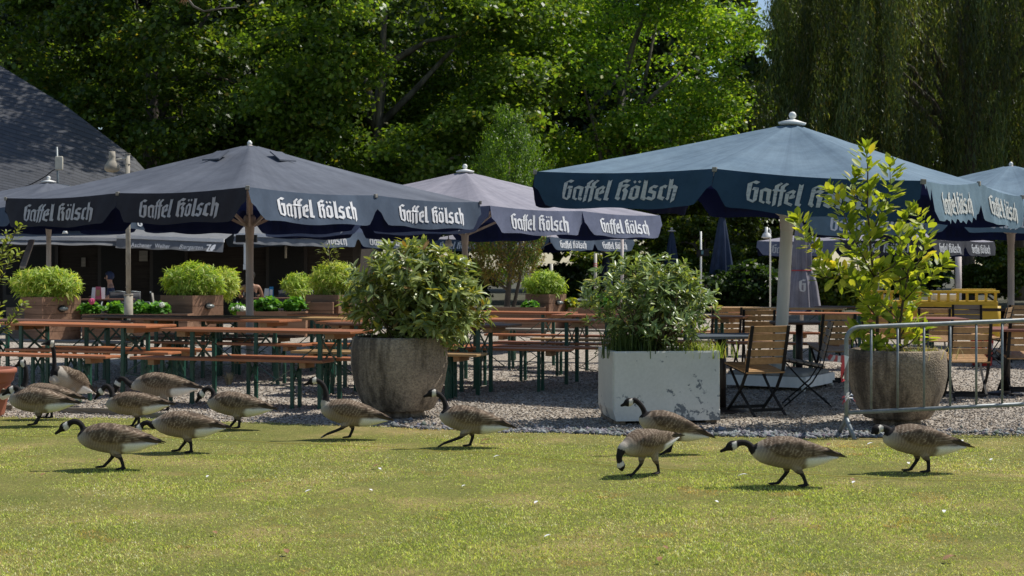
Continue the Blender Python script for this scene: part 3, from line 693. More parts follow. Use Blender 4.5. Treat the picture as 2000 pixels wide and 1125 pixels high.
# ------------------------------------------------------------------ beer tables and benches
def make_trestle(kind, top_mat):
    tb = kind == 'beer_table'
    Lg, Wd, H = (2.2, .52, .78) if tb else (2.2, .26, .49)
    root = thing(kind, '', 'table' if tb else 'bench')
    bm = NB(); box(bm, (0, 0, H - .014), (Lg, Wd, .028), bev=.006); obj('tabletop' if tb else 'seat', bm, M[top_mat], root)
    for sx in (-1, 1):
        bm = NB(); box(bm, (sx * (Lg / 2 - .24), 0, H - .0555), (.07 if not tb else .10, Wd - .05, .055)); obj('cleat', bm, M['cleat'], root)
        x = sx * (Lg / 2 - .36); hw = Wd / 2 - .045
        for sy in (-1, 1):
            bm = NB(); w_ = .042 if tb else .034
            bar(bm, (x, sy * hw, .0), (x, sy * hw * .96, H - .03), w_, .012 if False else .028)
            obj('leg', bm, M['steel_green'], root)
        bm = NB(); z0, z1 = (.40, .70) if tb else (.22, .42)
        bar(bm, (x - .004, -hw, z0), (x - .004, hw, z1), .006, .026); bar(bm, (x + .010, -hw, z1), (x + .010, hw, z0), .006, .026)
        obj('cross_brace', bm, M['steel_green'], root)
        bm = NB(); bar(bm, (x, 0, H - .06), (x - sx * (.42 if tb else .28), 0, z0 + .02), .018, .008); bar(bm, (x - sx * (.42 if tb else .28), 0, z0 + .02), (x, 0, z0 - .02), .018, .008)
        obj('folding_stay', bm, M['steel_green'], root)
    return root
PROTO = {}
def trestle(kind, x0, x1, py, label, mat='top_orange', yaw=0.0, anchor='r', group=None):
    H = .78 if kind == 'beer_table' else .49
    Y = zt(py, H); 
    key = (kind, mat)
    if key not in PROTO: o = PROTO[key] = make_trestle(kind, mat)
    else: o = copy_tree(PROTO[key])
    yaw = R(yaw * .6 + (-21 if kind == 'beer_table' else -19)); cr = Matrix.Rotation(yaw, 3, 'Z')
    xe = ((x1 if anchor == 'r' else x0) - CX) * Y / F
    hw = .26 if kind == 'beer_table' else .13
    o.location = Vector((xe, Y, 0)) + cr @ Vector((-1.1 if anchor == 'r' else 1.1, hw, 0)); o.rotation_euler = (0, 0, yaw)
    tag(o, label, 'table' if kind == 'beer_table' else 'bench', 'beer tables on the gravel' if kind == 'beer_table' else 'benches on the gravel')
    return o
T_, B_ = 'beer_table', 'beer_bench'
trestle(T_, -90, 285, 636.5, 'orange-brown beer table at far left front, behind the tall upright goose', yaw=-7)
trestle(T_, 312, 690, 641.5, 'orange-brown beer table running behind the left concrete pot, nearest of the left tables', yaw=1.5, anchor='l')
trestle(T_, 222, 545, 626, 'orange-brown beer table whose right end sits just right of the grey parasol pole', yaw=-4)
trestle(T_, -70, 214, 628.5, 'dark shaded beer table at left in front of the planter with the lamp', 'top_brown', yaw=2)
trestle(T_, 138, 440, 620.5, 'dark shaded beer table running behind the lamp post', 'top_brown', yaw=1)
trestle(T_, 376, 640, 617.5, 'light tan beer table behind the grey parasol pole, close to the wooden planters', 'top_tan', yaw=-1, anchor='l')
trestle(T_, 617, 930, 627.5, 'orange beer table mostly hidden behind the bush of the left concrete pot', yaw=1, anchor='l')
trestle(T_, 560, 840, 613.5, 'beer table behind the left bush, farthest row next to the hydrangeas', yaw=0, anchor='l')
trestle(T_, 800, 1160, 626, 'brown beer table between the two front bushes, its long side to the lawn', yaw=2, anchor='r')
trestle(T_, 620, 991, 635.5, 'beer table with its right end poking out from the left bush', 'top_brown', yaw=4)
trestle(T_, 850, 1104, 611, 'sunlit orange beer table in front of the conifer trunk', yaw=-3)
trestle(T_, 1076, 1340, 614.5, 'orange beer table behind the planted white box, by the low wooden planter', yaw=1, anchor='l')
trestle(T_, 1392, 1646, 602.5, 'long tan beer table behind the white pole, below the closed grey parasol', 'top_tan', yaw=1)
trestle(T_, 1422, 1650, 609.5, 'orange beer table behind the white pole, second row from the hedge', yaw=0, anchor='l')
trestle(T_, 1150, 1451, 618.5, 'orange beer table right of the planted white box, one end showing', yaw=3)
trestle(T_, 1590, 1800, 598.5, 'dark beer table at far right behind the planted pot', 'top_brown', yaw=-1, anchor='l')
trestle(B_, -60, 206, 696, 'orange bench at far left, nearest bench behind the upright goose', yaw=-3)
trestle(B_, 25, 328, 688.5, 'orange bench whose right end ends just right of the green table leg', yaw=-3)
trestle(B_, 92, 393, 682.5, 'orange bench behind the two left benches, third from the lawn', yaw=0)
trestle(B_, 253, 631, 704.5, 'front orange bench with a chipped end, nearest of all to the lawn', yaw=2.5)
trestle(B_, 421, 800, 694.5, 'orange bench with its wide top in the sun, right behind the chipped front bench', yaw=2, anchor='l')
trestle(B_, 575, 900, 684, 'light tan bench passing behind the left concrete pot', 'top_tan', yaw=1, anchor='l')
trestle(B_, 300, 590, 673, 'orange bench in the shade behind the grey parasol pole', yaw=-2)
trestle(B_, 596, 860, 670.5, 'orange bench behind the tan one, ending at the left concrete pot', yaw=0, anchor='l')
trestle(B_, -60, 232, 668, 'weathered grey bench at left in front of the plank planter', 'top_grey', yaw=0)
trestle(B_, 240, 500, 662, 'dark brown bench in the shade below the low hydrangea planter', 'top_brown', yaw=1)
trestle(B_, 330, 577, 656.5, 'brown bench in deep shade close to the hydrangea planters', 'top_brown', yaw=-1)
trestle(B_, 780, 1110, 682.5, 'brown-red bench between the two front bushes with its end free, nearest there', yaw=3.5)
trestle(B_, 880, 1240, 673.5, 'orange bench running behind the free-ended bench into the white box', yaw=1, anchor='l')
trestle(B_, 962, 1280, 667, 'orange bench in the sun between the front bushes, third from the lawn', yaw=0, anchor='l')
trestle(B_, 1035, 1320, 660.5, 'light tan bench between the front bushes, left of the planted white box', 'top_tan', yaw=0, anchor='l')
trestle(B_, 945, 1200, 652, 'narrow orange bench in front of the conifer, beyond the tan one', yaw=1, anchor='l')
trestle(B_, 953, 1190, 641, 'pale grey-white bench farthest back between the front bushes', 'top_grey', yaw=0, anchor='l')
trestle(B_, 640, 931, 692.5, 'light tan bench poking out right of the left concrete pot', 'top_tan', yaw=1)
trestle(B_, 1395, 1640, 671, 'orange bench behind the white parasol pole, nearest bench on the right', yaw=1)
trestle(B_, 1400, 1600, 650, 'orange bench farther back behind the white parasol pole', yaw=-1)

# ------------------------------------------------------------------ folding slatted chairs
def make_chair(mat='slat'):
    """faces +x; black flat-steel frame folding like an X, slatted seat and back"""
    root = thing('folding_chair', '', 'chair')
    bk0, bk1 = Vector((-.17, 0, .44)), Vector((-.27, 0, .85))
    bm = NB(); d = (bk1 - bk0); rot = Matrix.Rotation(math.atan2(-d.x, d.z) * -1, 3, 'Y')
    for k in range(5):
        p = bk0 + d * (.20 + k * .185); box(bm, p + Vector((.014, 0, 0)), (.014, .44, .062), rot=Matrix.Rotation(-math.atan2(-d.x, d.z), 3, 'Y'))
    obj('backrest', bm, M[mat], root)
    bm = NB()
    for k in range(6): box(bm, (-.16 + k * .072, 0, .412 + k * .013), (.058, .42, .014), rot=Matrix.Rotation(R(-10), 3, 'Y'))
    obj('seat', bm, M[mat], root)
    for sy in (-1, 1):
        y = sy * .20
        bm = NB(); bar(bm, bk1 + Vector((0, y, .01)), (-.165, y, .42), .032, .010, (1, 0, 0)); bar(bm, (-.165, y, .42), (-.06, y, .25), .030, .012, (1, 0, 0)); bar(bm, (-.06, y, .25), (.22, y, 0), .026, .014, (1, 0, 0)); obj('leg', bm, M['black_metal'], root)
        bm = NB(); y2 = sy * .170; bar(bm, (.19, y2, .43), (.02, y2, .24), .022, .014, (1, 0, 0)); bar(bm, (.02, y2, .24), (-.26, y2, 0), .022, .014, (1, 0, 0)); obj('leg', bm, M['black_metal'], root)
        bm = NB(); bar(bm, (-.17, sy * .191, .396), (.21, sy * .191, .464), .010, .020); obj('seat_rail', bm, M['black_metal'], root)
    bm = NB(); bar(bm, (.16, -.2, .055), (.16, .2, .055), .010, .03); obj('stretcher', bm, M['black_metal'], root)
    bm = NB(); bar(bm, (-.20, -.18, .055), (-.20, .18, .055), .010, .03); obj('stretcher', bm, M['black_metal'], root)
    return root
CH = {}
def chair(px, Y, rz, label, mat='slat'):
    if mat not in CH: o = CH[mat] = make_chair(mat)
    else: o = copy_tree(CH[mat])
    o.location = ((px - CX) * Y / F, Y, 0); o.rotation_euler = (0, 0, R(rz)); tag(o, label, 'chair', 'folding chairs on the gravel')
chair(1476, 13.75, 112, 'slatted folding chair right beside the white box, its back to the lawn, nearest chair')
chair(1572, 14.6, 172, 'slatted folding chair seen from the side between white box and barrier, grey weathered slats', 'slat_grey')
chair(1622, 17.2, 100, 'slatted folding chair with a pale mended back, behind the chair seen from the side')
chair(1480, 19.0, 84, 'slatted folding chair left of the white parasol pole, back to the lawn')
chair(1412, 20.2, 95, 'slatted folding chair farthest left, half hidden by the bush in the white box')
chair(1888, 15.3, 83, 'slatted folding chair behind the barrier, its back straight to the lawn')
chair(1995, 15.9, 88, 'slatted folding chair behind the barrier, cut off by the right edge')
chair(1822, 19.6, 78, 'slatted folding chair behind the planted concrete pot, near the yellow counter')
chair(1700, 20.3, 96, 'slatted folding chair half hidden by the stems of the laurel in the right pot')
chair(1890, 21.6, 70, 'shaded slatted folding chair directly in front of the yellow counter', 'slat_grey')
chair(1935, 20.0, 150, 'slatted folding chair turned sideways at the end of the yellow counter')
chair(1985, 21.5, 92, 'slatted folding chair behind the right pole, at the photo edge beyond the counter')

def pedestal_table(px, Y, z, sx, sy, label, rz=0, mat='top_brown', round_=False):
    root = thing('cafe_table', label, 'table', ((px - CX) * Y / F, Y, 0), R(rz), 'pedestal tables on the gravel')
    bm = NB()
    if round_: lathe(bm, [(sx * .49, z - .03), (sx * .5, z - .022), (sx * .5, z - .004), (sx * .49, z)], 28)
    else: box(bm, (0, 0, z - .014), (sx, sy, .028), bev=.005)
    obj('tabletop', bm, M[mat], root)
    bm = NB(); tube(bm, [(0, 0, .03), (0, 0, z - .03)], .042, 14); obj('pedestal', bm, M['dark_brown_metal'], root)
    bm = NB(); lathe(bm, [(.24, 0), (.24, .012), (.12, .03), (.05, .045)], 24); obj('base', bm, M['dark_brown_metal'], root)
woodmat('top_red', (0.30, 0.115, 0.075), (0.20, 0.072, 0.05), 0.5, 16, 0, 0.08, 0.4)
woodmat('top_slate', (0.10, 0.125, 0.15), (0.055, 0.07, 0.085), 0.55, 10, 0, 0.08, 0.4)
pedestal_table(1561, 17.3, .76, .72, .72, 'round brown pedestal table between the chairs, right of the white pole', round_=True)
pedestal_table(1410, 13.95, .755, .70, .70, 'square slate-grey pedestal table right behind the white box', 6, 'top_slate')
pedestal_table(1808, 18.6, .76, .95, .70, 'reddish pedestal table behind the laurel and the barrier', -4, 'top_red')
pedestal_table(1966, 15.9, .74, .72, .72, 'reddish pedestal table at the right edge behind the barrier', 4, 'top_red')
pedestal_table(1960, 22.0, .78, .85, .7, 'dark pedestal table at the end of the yellow counter', 0, 'top_brown')

# ------------------------------------------------------------------ crowd barrier with tape
b = thing('crowd_barrier', 'galvanised crowd-control barrier in front of the right concrete pot', 'barrier', (0, 0, 0))
P0 = Vector((653 * 11.8 / F, 11.8, 0)); P1 = Vector((1000 * 12.0 / F, 12.0, 0)); dirb = (P1 - P0); ub = dirb.normalized()
Lb = 2.30; ztop, zbot, rc = .912, .205, .11
def bp(s, z): return P0 + ub * s + Vector((0, 0, z + s * .034))
pts = [bp(0, .12)] + [bp(0, z) for z in (.3, .6, ztop - rc)] + [bp(rc - rc * math.cos(a), ztop - rc + rc * math.sin(a)) for a in np.linspace(.2, math.pi / 2, 7)] + [bp(1.2, ztop), bp(Lb - rc, ztop)] + [bp(Lb - rc + rc * math.sin(a), ztop - rc + rc * math.cos(a)) for a in np.linspace(.2, math.pi / 2, 7)] + [bp(Lb, .5), bp(Lb, .12)]
bm = NB(); tube(bm, pts, .0185, 12); obj('frame', bm, M['galvanised'], b)
bm = NB(); tube(bm, [bp(.012, zbot), bp(Lb - .012, zbot)], .018, 10); obj('bottom_rail', bm, M['galvanised'], b)
s = .215
while s < Lb - .1:
    bm = NB(); tube(bm, [bp(s, zbot), bp(s, ztop)], .0102, 8); obj('bar', bm, M['galvanised'], b); s += .230
for sy in (-1, 1):
    nb = Vector((-ub.y, ub.x, 0)) * sy
    for s_ in (0, Lb):
        bm = NB(); tube(bm, [bp(s_, .17), bp(s_, .13) + nb * .03, bp(s_, -s_ * .034) + nb * .20], [.019, .02, .017], 10); obj('foot', bm, M['galvanised'], b)
def ribbon(name, pts, wd, mat, label, cat='tape', group=None):
    bm = NB(); L = []
    for k, p in enumerate(pts):
        p = Vector(p); d = (Vector(pts[min(k + 1, len(pts) - 1)]) - Vector(pts[max(k - 1, 0)])).normalized(); u = Vector((0, 0, 1)) - d * d.z
        u = u.normalized() if u.length > .1 else Vector((0, 1, 0)); u = Quaternion(d, random.uniform(-.5, .5)) @ u
        L.append((bm.verts.new(p - u * wd / 2), bm.verts.new(p + u * wd / 2)))
    for a_, c_ in zip(L, L[1:]): bm.faces.new((a_[0], a_[1], c_[1], c_[0])).smooth = True
    return bm
m, nt, p, out = newmat('barrier_tape')
wv = N(nt, 'ShaderNodeTexWave', Scale=2.2); wv.wave_type = 'BANDS'; wv.bands_direction = 'X'; nt.links.new(coords(nt), wv.inputs['Vector'])
nt.links.new(ramp(nt, wv.outputs['Fac'], [(.45, (.62, .05, .06)), (.55, (.80, .78, .76))]), p.inputs['Base Color']); p.inputs['Roughness'].default_value = .45
tp = bp(0, .0); q0 = tp + Vector((-.005, -.03, .66)); q1 = Vector(((1612 - CX) * 14.9 / F, 14.9, .50))
o = obj('barrier_tape', ribbon('t', [q0, q0.lerp(q1, .3) + Vector((0, 0, -.02)), q0.lerp(q1, .7) + Vector((0, 0, -.02)), q1], .06, None, ''), M['barrier_tape'])
tag(o, 'red and white tape stretched from the barrier to the chair behind it', 'tape')
bm = ribbon('t', [q0 + Vector((0, -.01, .02)), q0 + Vector((-.03, -.02, -.06)), q0 + Vector((-.045, -.01, -.15)), q0 + Vector((-.03, -.02, -.19))], .04, None, '')
o2 = obj('loose_end', bm, M['barrier_tape'], o)
k0 = tp + Vector((0, -.03, .335)); bm = NB()
for a in range(9):
    d = Vector((random.uniform(-1, 1), random.uniform(-.5, .1), random.uniform(-.8, .6))).normalized() * random.uniform(.035, .075); s_ = Vector((0, 0, 1)).cross(d).normalized() * .009
    v = [bm.verts.new(k0 + x) for x in (-s_, s_, d * .6 + s_ * 1.6 + Vector((0, 0, .01)), d * .6 - s_ * 1.6, d + Vector((0, 0, -.02)))]
    bm.faces.new(v[:4]); bm.faces.new((v[3], v[2], v[4]))
sphere(bm, k0, .017, 8)
tag(obj('tape_knot', bm, M['barrier_tape']), 'knotted scrap of red and white tape on the barrier post', 'tape')

# ------------------------------------------------------------------ big planters
def pot(name, label, c, prof, mat, n=56, foot=None, soil_r=.4, soil_z=.6):
    root = thing(name, label, 'planter', c)
    bm = NB(); lathe(bm, prof, n, jit=.0015); obj('bowl', bm, M[mat], root)
    if foot:
        bm = NB(); lathe(bm, [(foot[0], 0), (foot[0] * .97, foot[1])], 40); obj('foot', bm, M[mat], root)
    bm = NB(); lathe(bm, [(soil_r, soil_z - .05), (soil_r, soil_z), (soil_r * .5, soil_z + .03), (.02, soil_z + .04)], 24); obj('soil', bm, M['soil'], root)
    return root
def bowl_prof(rt, rmax, rb, h, z0=.05, t=.06):
    return [(rb * .6, z0), (rb * .94, z0 + .004), (rb, z0 + .02), (rb + (rmax - rb) * .42, z0 + h * .18), (rb + (rmax - rb) * .80, z0 + h * .40), (rmax, z0 + h * .62), (rmax * .995, z0 + h * .82), (rt, z0 + h - .018), (rt - .012, z0 + h - .004), (rt - .03, z0 + h), (rt - t, z0 + h - .006), (rt - t - .01, z0 + h - .12), (rt - t - .02, z0 + h - .15)]
PA = gnd(783, 826); PA.y += .45
PA = Vector(((780 - CX) * 13.55 / F, 13.55, 0))
pot('concrete_pot', 'round washed-concrete pot with dark streaks, on the left', PA, bowl_prof(.445, .462, .33, .70, .06), 'concrete_warm', foot=(.24, .064), soil_r=.38, soil_z=.63)
PB = Vector(((1752 - CX) * 12.85 / F, 12.85, 0))
pot('concrete_pot', 'dark rough concrete pot behind the crowd barrier', PB, bowl_prof(.425, .437, .30, .62, .055), 'concrete_dark', foot=(.21, .060), soil_r=.36, soil_z=.60)
# white box
XW0, XW1 = 197 * 12.75 / F, 411 * 12.75 / F
wx, wy, wh = (XW1 - XW0) * 1.0, .74, .625; PW = Vector((XW0, 12.72, 0)) + Matrix.Rotation(R(7), 3, 'Z') @ Vector((wx / 2, wy / 2, 0))
root = thing('planter_box', 'white-painted concrete box planter with flaking paint', 'planter', PW, R(7))
bm = NB(); z0 = .035
pr = []
for x_, y_, z_, sc_ in ((0, 0, z0, .94), (0, 0, z0 + .10, 1), (0, 0, z0 + wh - .015, 1), (0, 0, z0 + wh, .985)):
    pr.append([bm.verts.new((sx * wx / 2 * (1 if sx > 0 and False else 1) * (sc_ if sc_ < 1 and z_ < .3 and sx < 0 else (1 if z_ < .3 else sc_)), sy * wy / 2 * (1 if z_ < .3 else sc_), z_)) for sx, sy in ((-1, -1), (1, -1), (1, 1), (-1, 1))])
inn = [[bm.verts.new((sx * (wx / 2 - .05), sy * (wy / 2 - .05), z_)) for sx, sy in ((-1, -1), (1, -1), (1, 1), (-1, 1))] for z_ in (z0 + wh - .002, z0 + wh - .12)]
ring = pr + inn
for a_, c_ in zip(ring, ring[1:]):
    for k in range(4): bm.faces.new((a_[k], a_[(k + 1) % 4], c_[(k + 1) % 4], c_[k]))
bm.faces.new(list(reversed(pr[0]))); bm.faces.new(inn[-1])
bmesh.ops.recalc_face_normals(bm, faces=bm.faces[:])
bmesh.ops.bevel(bm, geom=[e for e in bm.edges if abs(e.verts[0].co.z - e.verts[1].co.z) > .2], offset=.012, segments=2, affect='EDGES')
obj('box', bm, M['chipped_white'], root)
bm = NB(); box(bm, (0, 0, z0 + wh - .085), (wx - .11, wy - .11, .05)); obj('soil', bm, M['soil'], root)
for sx in (-1, 1):
    bm = NB(); box(bm, (sx * (wx / 2 - .07), 0, .0175), (.10, wy - .08, .035)); obj('foot', bm, M['concrete_dark'], root)
# terracotta pot at the left edge
PT = Vector(((-38 - CX) * 13.6 / F, 13.6, 0))
pot('terracotta_pot', 'terracotta pot cut off by the left edge', PT, [(.20, 0), (.21, .0), (.22, .02), (.275, .30), (.278, .305), (.278, .315), (.285, .315), (.30, .33), (.315, .40), (.33, .405), (.33, .44), (.322, .447), (.29, .447), (.285, .40)], 'terracotta', foot=None, soil_r=.28, soil_z=.40)

# ------------------------------------------------------------------ wooden planters of the terrace
def plank_box(bm, c, sx, sy, h, n, z0=0.0):
    ph = h / n
    for k in range(n):
        z = z0 + ph * (k + .5); j = random.uniform(-.003, .003)
        for (dx, dy, lx, ly) in ((0, -sy / 2 + .0125 + j, sx, .025), (0, sy / 2 - .0125, sx, .025), (-sx / 2 + .0125, 0, .025, sy - .052), (sx / 2 - .0125, 0, .025, sy - .052)):
            box(bm, (c[0] + dx, c[1] + dy, z), (lx, ly, ph - .008))
    box(bm, (c[0], c[1], z0 + h / 2 - .02), (sx - .06, sy - .06, h - .06))
def wood_planter(x0, x1, ytop, Y, depth, n, label, lamp=None, mat='plank', rz=0, zb=0.0, soil=True):
    s = F / Y; X0, X1 = (x0 - CX) / s, (x1 - CX) / s; zt_ = HC - (ytop - HY) / s; sx = X1 - X0
    root = thing('wooden_planter', label, 'planter', ((X0 + X1) / 2, Y + depth / 2, 0), R(rz), 'wooden plank planters of the terrace')
    bm = NB(); plank_box(bm, (0, 0), sx, depth, zt_ - zb, n, zb); obj('plank_box', bm, M[mat], root)
    if soil:
        bm = NB(); box(bm, (0, 0, zt_ - .025), (sx - .07, depth - .07, .03)); obj('soil', bm, M['soil'], root)
    if lamp:
        lx = (lamp[0] - (x0 + x1) / 2) / s; lz = HC - (lamp[1] - HY) / s
        lr = obj('bulkhead_lamp', (lambda b_: (lathe(b_, [(.10, 0), (.10, .03), (.085, .045)], 20), b_)[1])(NB()), M['black_metal'], root)
        lr.location = (lx, -depth / 2 - .005, lz); lr.rotation_euler = (R(90), 0, 0); lr.scale = (1.25, .75, 1)
        bm = NB(); sphere(bm, (0, 0, .06), .085, 16, (1.15, .8, .75)); obj('lamp_glass', bm, M['lamp_glass'], lr)
    return root, Vector(((X0 + X1) / 2, Y + depth / 2, zt_)), sx
def tall_planter(xl, xc, xr, ytop, Y, n, label, lamp_y):
    s = F / Y; Xc = (xc - CX) / s; zt_ = HC - (ytop - HY) / s; th = R(-34); c_, s_ = math.cos(th), math.sin(th)
    kr, kl = (xr - CX) / F, (xl - CX) / F
    Lr = (kr * Y - Xc) / (-s_ - c_ * kr); Ll = (kl * Y - Xc) / (-c_ + s_ * kl)   # lit right-hand face, shaded left-hand face
    Rz = Matrix.Rotation(th, 3, 'Z'); ctr = Vector((Xc, Y, 0)) + Rz @ Vector((-Ll / 2, Lr / 2, 0))
    root = thing('wooden_planter', label, 'planter', ctr, th, 'wooden plank planters of the terrace')
    bm = NB(); plank_box(bm, (0, 0), Ll, Lr, zt_, n); obj('plank_box', bm, M['plank'], root)
    bm = NB(); box(bm, (0, 0, zt_ - .025), (Ll - .07, Lr - .07, .03)); obj('soil', bm, M['soil'], root)
    bm = NB(); lathe(bm, [(.08, 0), (.08, .03), (.07, .045)], 20); lr = obj('bulkhead_lamp', bm, M['black_metal'], root)
    lr.location = (Ll / 2 + .004, 0, HC - (lamp_y - HY) / s); lr.rotation_euler = (0, R(90), 0); lr.scale = (.8, 1.3, 1)
    bm = NB(); sphere(bm, (0, 0, .06), .072, 16, (.8, 1.1, .9)); obj('lamp_glass', bm, M['lamp_glass'], lr)
    return root, Vector((ctr.x, ctr.y, zt_)), Ll
W1 = tall_planter(40, 82, 158, 580, 27.6, 5, 'tall plank planter with a lamp, farthest left, below the first bamboo', 604)
W2 = tall_planter(313, 376, 436, 577, 28.6, 4, 'tall plank planter with a lamp, left of the grey parasol pole', 599)
W3 = tall_planter(597, 661, 722, 576, 29.8, 4, 'tall plank planter partly hidden by the left front bush', 601)
W4 = tall_planter(1026, 1072, 1106, 574.5, 31.5, 4, 'tall plank planter with a lamp between conifer and white box bush', 592)
W5 = wood_planter(12, 78, 600, 27.9, .5, 4, 'weathered grey plank box at far left beside the lamp planter', None, 'plank_grey')
W6 = wood_planter(160, 366, 613, 28.1, .6, 3, 'low plank planter of hydrangeas behind the lamp post')
W7 = wood_planter(462, 597, 608, 29.2, .6, 3, 'low plank planter with white hydrangeas behind the grey parasol pole')
W8 = wood_planter(599, 650, 590, 29.6, .9, 4, 'stepped plank box without flowers right of the white hydrangeas')
W9 = wood_planter(952, 1066, 600, 31.0, .6, 3, 'low plank planter right of the conifer trunk')
W10 = wood_planter(1110, 1250, 600.5, 31.8, .6, 3, 'low plank planter with yellow-green flowers behind the white box bush')
# ------------------------------------------------------------------ leaves and shrubs
def leaf_template(w=.16, fold=.10, droop=.18, pts=(.3, .68)):
    V = [(0, 0, 0)]; 
    for t_, k in ((pts[0], 1.0), (pts[1], .85)):
        z = -droop * t_ * t_
        V += [(t_, w * k, z + fold * w), (t_, 0, z - fold * w), (t_, -w * k, z + fold * w)]
    V += [(1, 0, -droop)]
    T = [(0, 2, 1), (0, 3, 2), (4, 7, 5 - 0), (5, 7, 6)]
    T = np.array([(0, 2, 1), (0, 3, 2), (4, 5, 7), (5, 6, 7)]); Q = np.array([(1, 2, 5, 4), (2, 3, 6, 5)])
    return np.array(V), T, Q
def frames(d, up):
    """x along d, z close to up"""
    x = d / np.linalg.norm(d, axis=1, keepdims=True)
    y = np.cross(up, x); y /= np.linalg.norm(y, axis=1, keepdims=True) + 1e-9
    z = np.cross(x, y); return np.stack([x, y, z], 2)
def leaves(name, P, D, size, tpl, mat, col, parent=None, up=None, smooth=True):
    n = len(P)
    if up is None: up = np.tile(np.array([[0, 0, 1.0]]), (n, 1)) + RNG.normal(0, .35, (n, 3))
    Fm = frames(D, up); tv, T, Q = tpl
    V = np.einsum('nij,kj->nki', Fm, tv) * size[:, None, None] + P[:, None, :]
    k = len(tv); b = (np.arange(n) * k)[:, None, None]
    return mesh_np(name, V.reshape(-1, 3), [(b + T[None]).reshape(-1, 3), (b + Q[None]).reshape(-1, 4)], mat, parent, np.repeat(col, k, 0), smooth)
def rdir(n):
    v = RNG.normal(0, 1, (n, 3)); return v / np.linalg.norm(v, axis=1, keepdims=True)
def palette(n, cols, w, jit=.2):
    c = np.array(cols)[RNG.choice(len(cols), n, p=np.array(w) / sum(w))]
    return c * RNG.uniform(1 - jit, 1 + jit, n)[:, None]
def shrub(name, label, base, ctr, rad, ntips, per, llen, tpl, mat, cols, w, spread=.9, inner=.45, cat='shrub', group=None, up_tip=.4, stems=26, stem_r=.009, flat_bottom=None, jag=.26):
    """base: world point the stems leave; ctr, rad: foliage ellipsoid relative to base"""
    root = thing(name, label, cat, base, 0, group); ctr = np.array(ctr); rad = np.array(rad)
    d = rdir(ntips); r = np.maximum(RNG.random(ntips) ** (1 / 2.6), inner * RNG.random(ntips) ** .2)
    lump = 1 + jag * (vnoise(d[:, 0] * 2 + 7, d[:, 1] * 2 + d[:, 2] * 3, 1.6, 77) - .5) * 2
    T = ctr + d * rad * (r * lump)[:, None]
    if flat_bottom is not None: T[:, 2] = np.maximum(T[:, 2], flat_bottom + RNG.uniform(-.05, .05, ntips))
    ax = d * np.array([1, 1, .8]) + np.array([0, 0, up_tip]) + RNG.normal(0, .25, (ntips, 3)); ax /= np.linalg.norm(ax, axis=1, keepdims=True)
    P = np.repeat(T, per, 0); A = np.repeat(ax, per, 0); n = len(P)
    side = rdir(n); side -= A * (side * A).sum(1, keepdims=True); side /= np.linalg.norm(side, axis=1, keepdims=True)
    D = A * RNG.uniform(.15, .9, n)[:, None] + side * spread
    P = P - A * RNG.uniform(0, .55, n)[:, None] * llen
    size = llen * RNG.uniform(.6, 1.15, n)
    c = palette(n, cols, w)
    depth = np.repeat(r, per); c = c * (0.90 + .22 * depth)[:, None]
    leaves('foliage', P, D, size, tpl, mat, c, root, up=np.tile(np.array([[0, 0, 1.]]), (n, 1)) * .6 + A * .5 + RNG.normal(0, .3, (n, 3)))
    bm = NB()
    for k in RNG.choice(ntips, min(stems, ntips), replace=False):
        e = Vector(T[k]); s = Vector((RNG.normal(0, .06) * rad[0], RNG.normal(0, .06) * rad[1], -.02)); mid = s.lerp(e, .5) + Vector((RNG.normal(0, .05), RNG.normal(0, .05), .06 * e.z))
        tube(bm, [s, s.lerp(mid, .5), mid, e], [stem_r, stem_r * .85, stem_r * .6, stem_r * .25], 5)
    obj('stems', bm, M['stem'], root)
    return root
TPL_LAUREL = leaf_template(.15, .15, .28); TPL_OVAL = leaf_template(.24, .12, .15, (.35, .75)); TPL_BAMBOO = leaf_template(.07, .10, .35); TPL_SMALL = leaf_template(.22, .1, .1); TPL_WIDE = leaf_template(.36, .10, .2)
OLIVE = [(.19, .245, .075), (.27, .325, .115), (.125, .17, .055), (.37, .41, .18), (.44, .41, .08), (.27, .17, .06)]
shrub('laurel_shrub', 'bushy olive-green shrub with drooping leaves in the streaked concrete pot', PA + Vector((.08, 0, .66)), (.15, 0, .50), (.63, .52, .47), 760, 9, .122, TPL_LAUREL, M['leaf_glossy'], OLIVE, [5, 5, 4, 3, 1, .4], .68, flat_bottom=.06, stems=90, jag=.42, up_tip=.75)
shrub('laurel_shrub', 'bushy grey-green shrub with small upright leaves in the white box', PW + Vector((-.06, 0, .60)), (.02, 0, .52), (.60, .42, .40), 640, 8, .085, TPL_LAUREL, M['leaf_glossy'], [(.17, .245, .085), (.245, .325, .125), (.115, .17, .062), (.35, .41, .19), (.46, .42, .10)], [5, 5, 4, 3, .5], .65, flat_bottom=.03, stems=100, up_tip=1.0, jag=.42)
tuft_o = thing('grass_tuft', 'light green tuft of grass in the right corner of the white box', 'grass tuft', PW + Vector((.34, -.20, .59)))
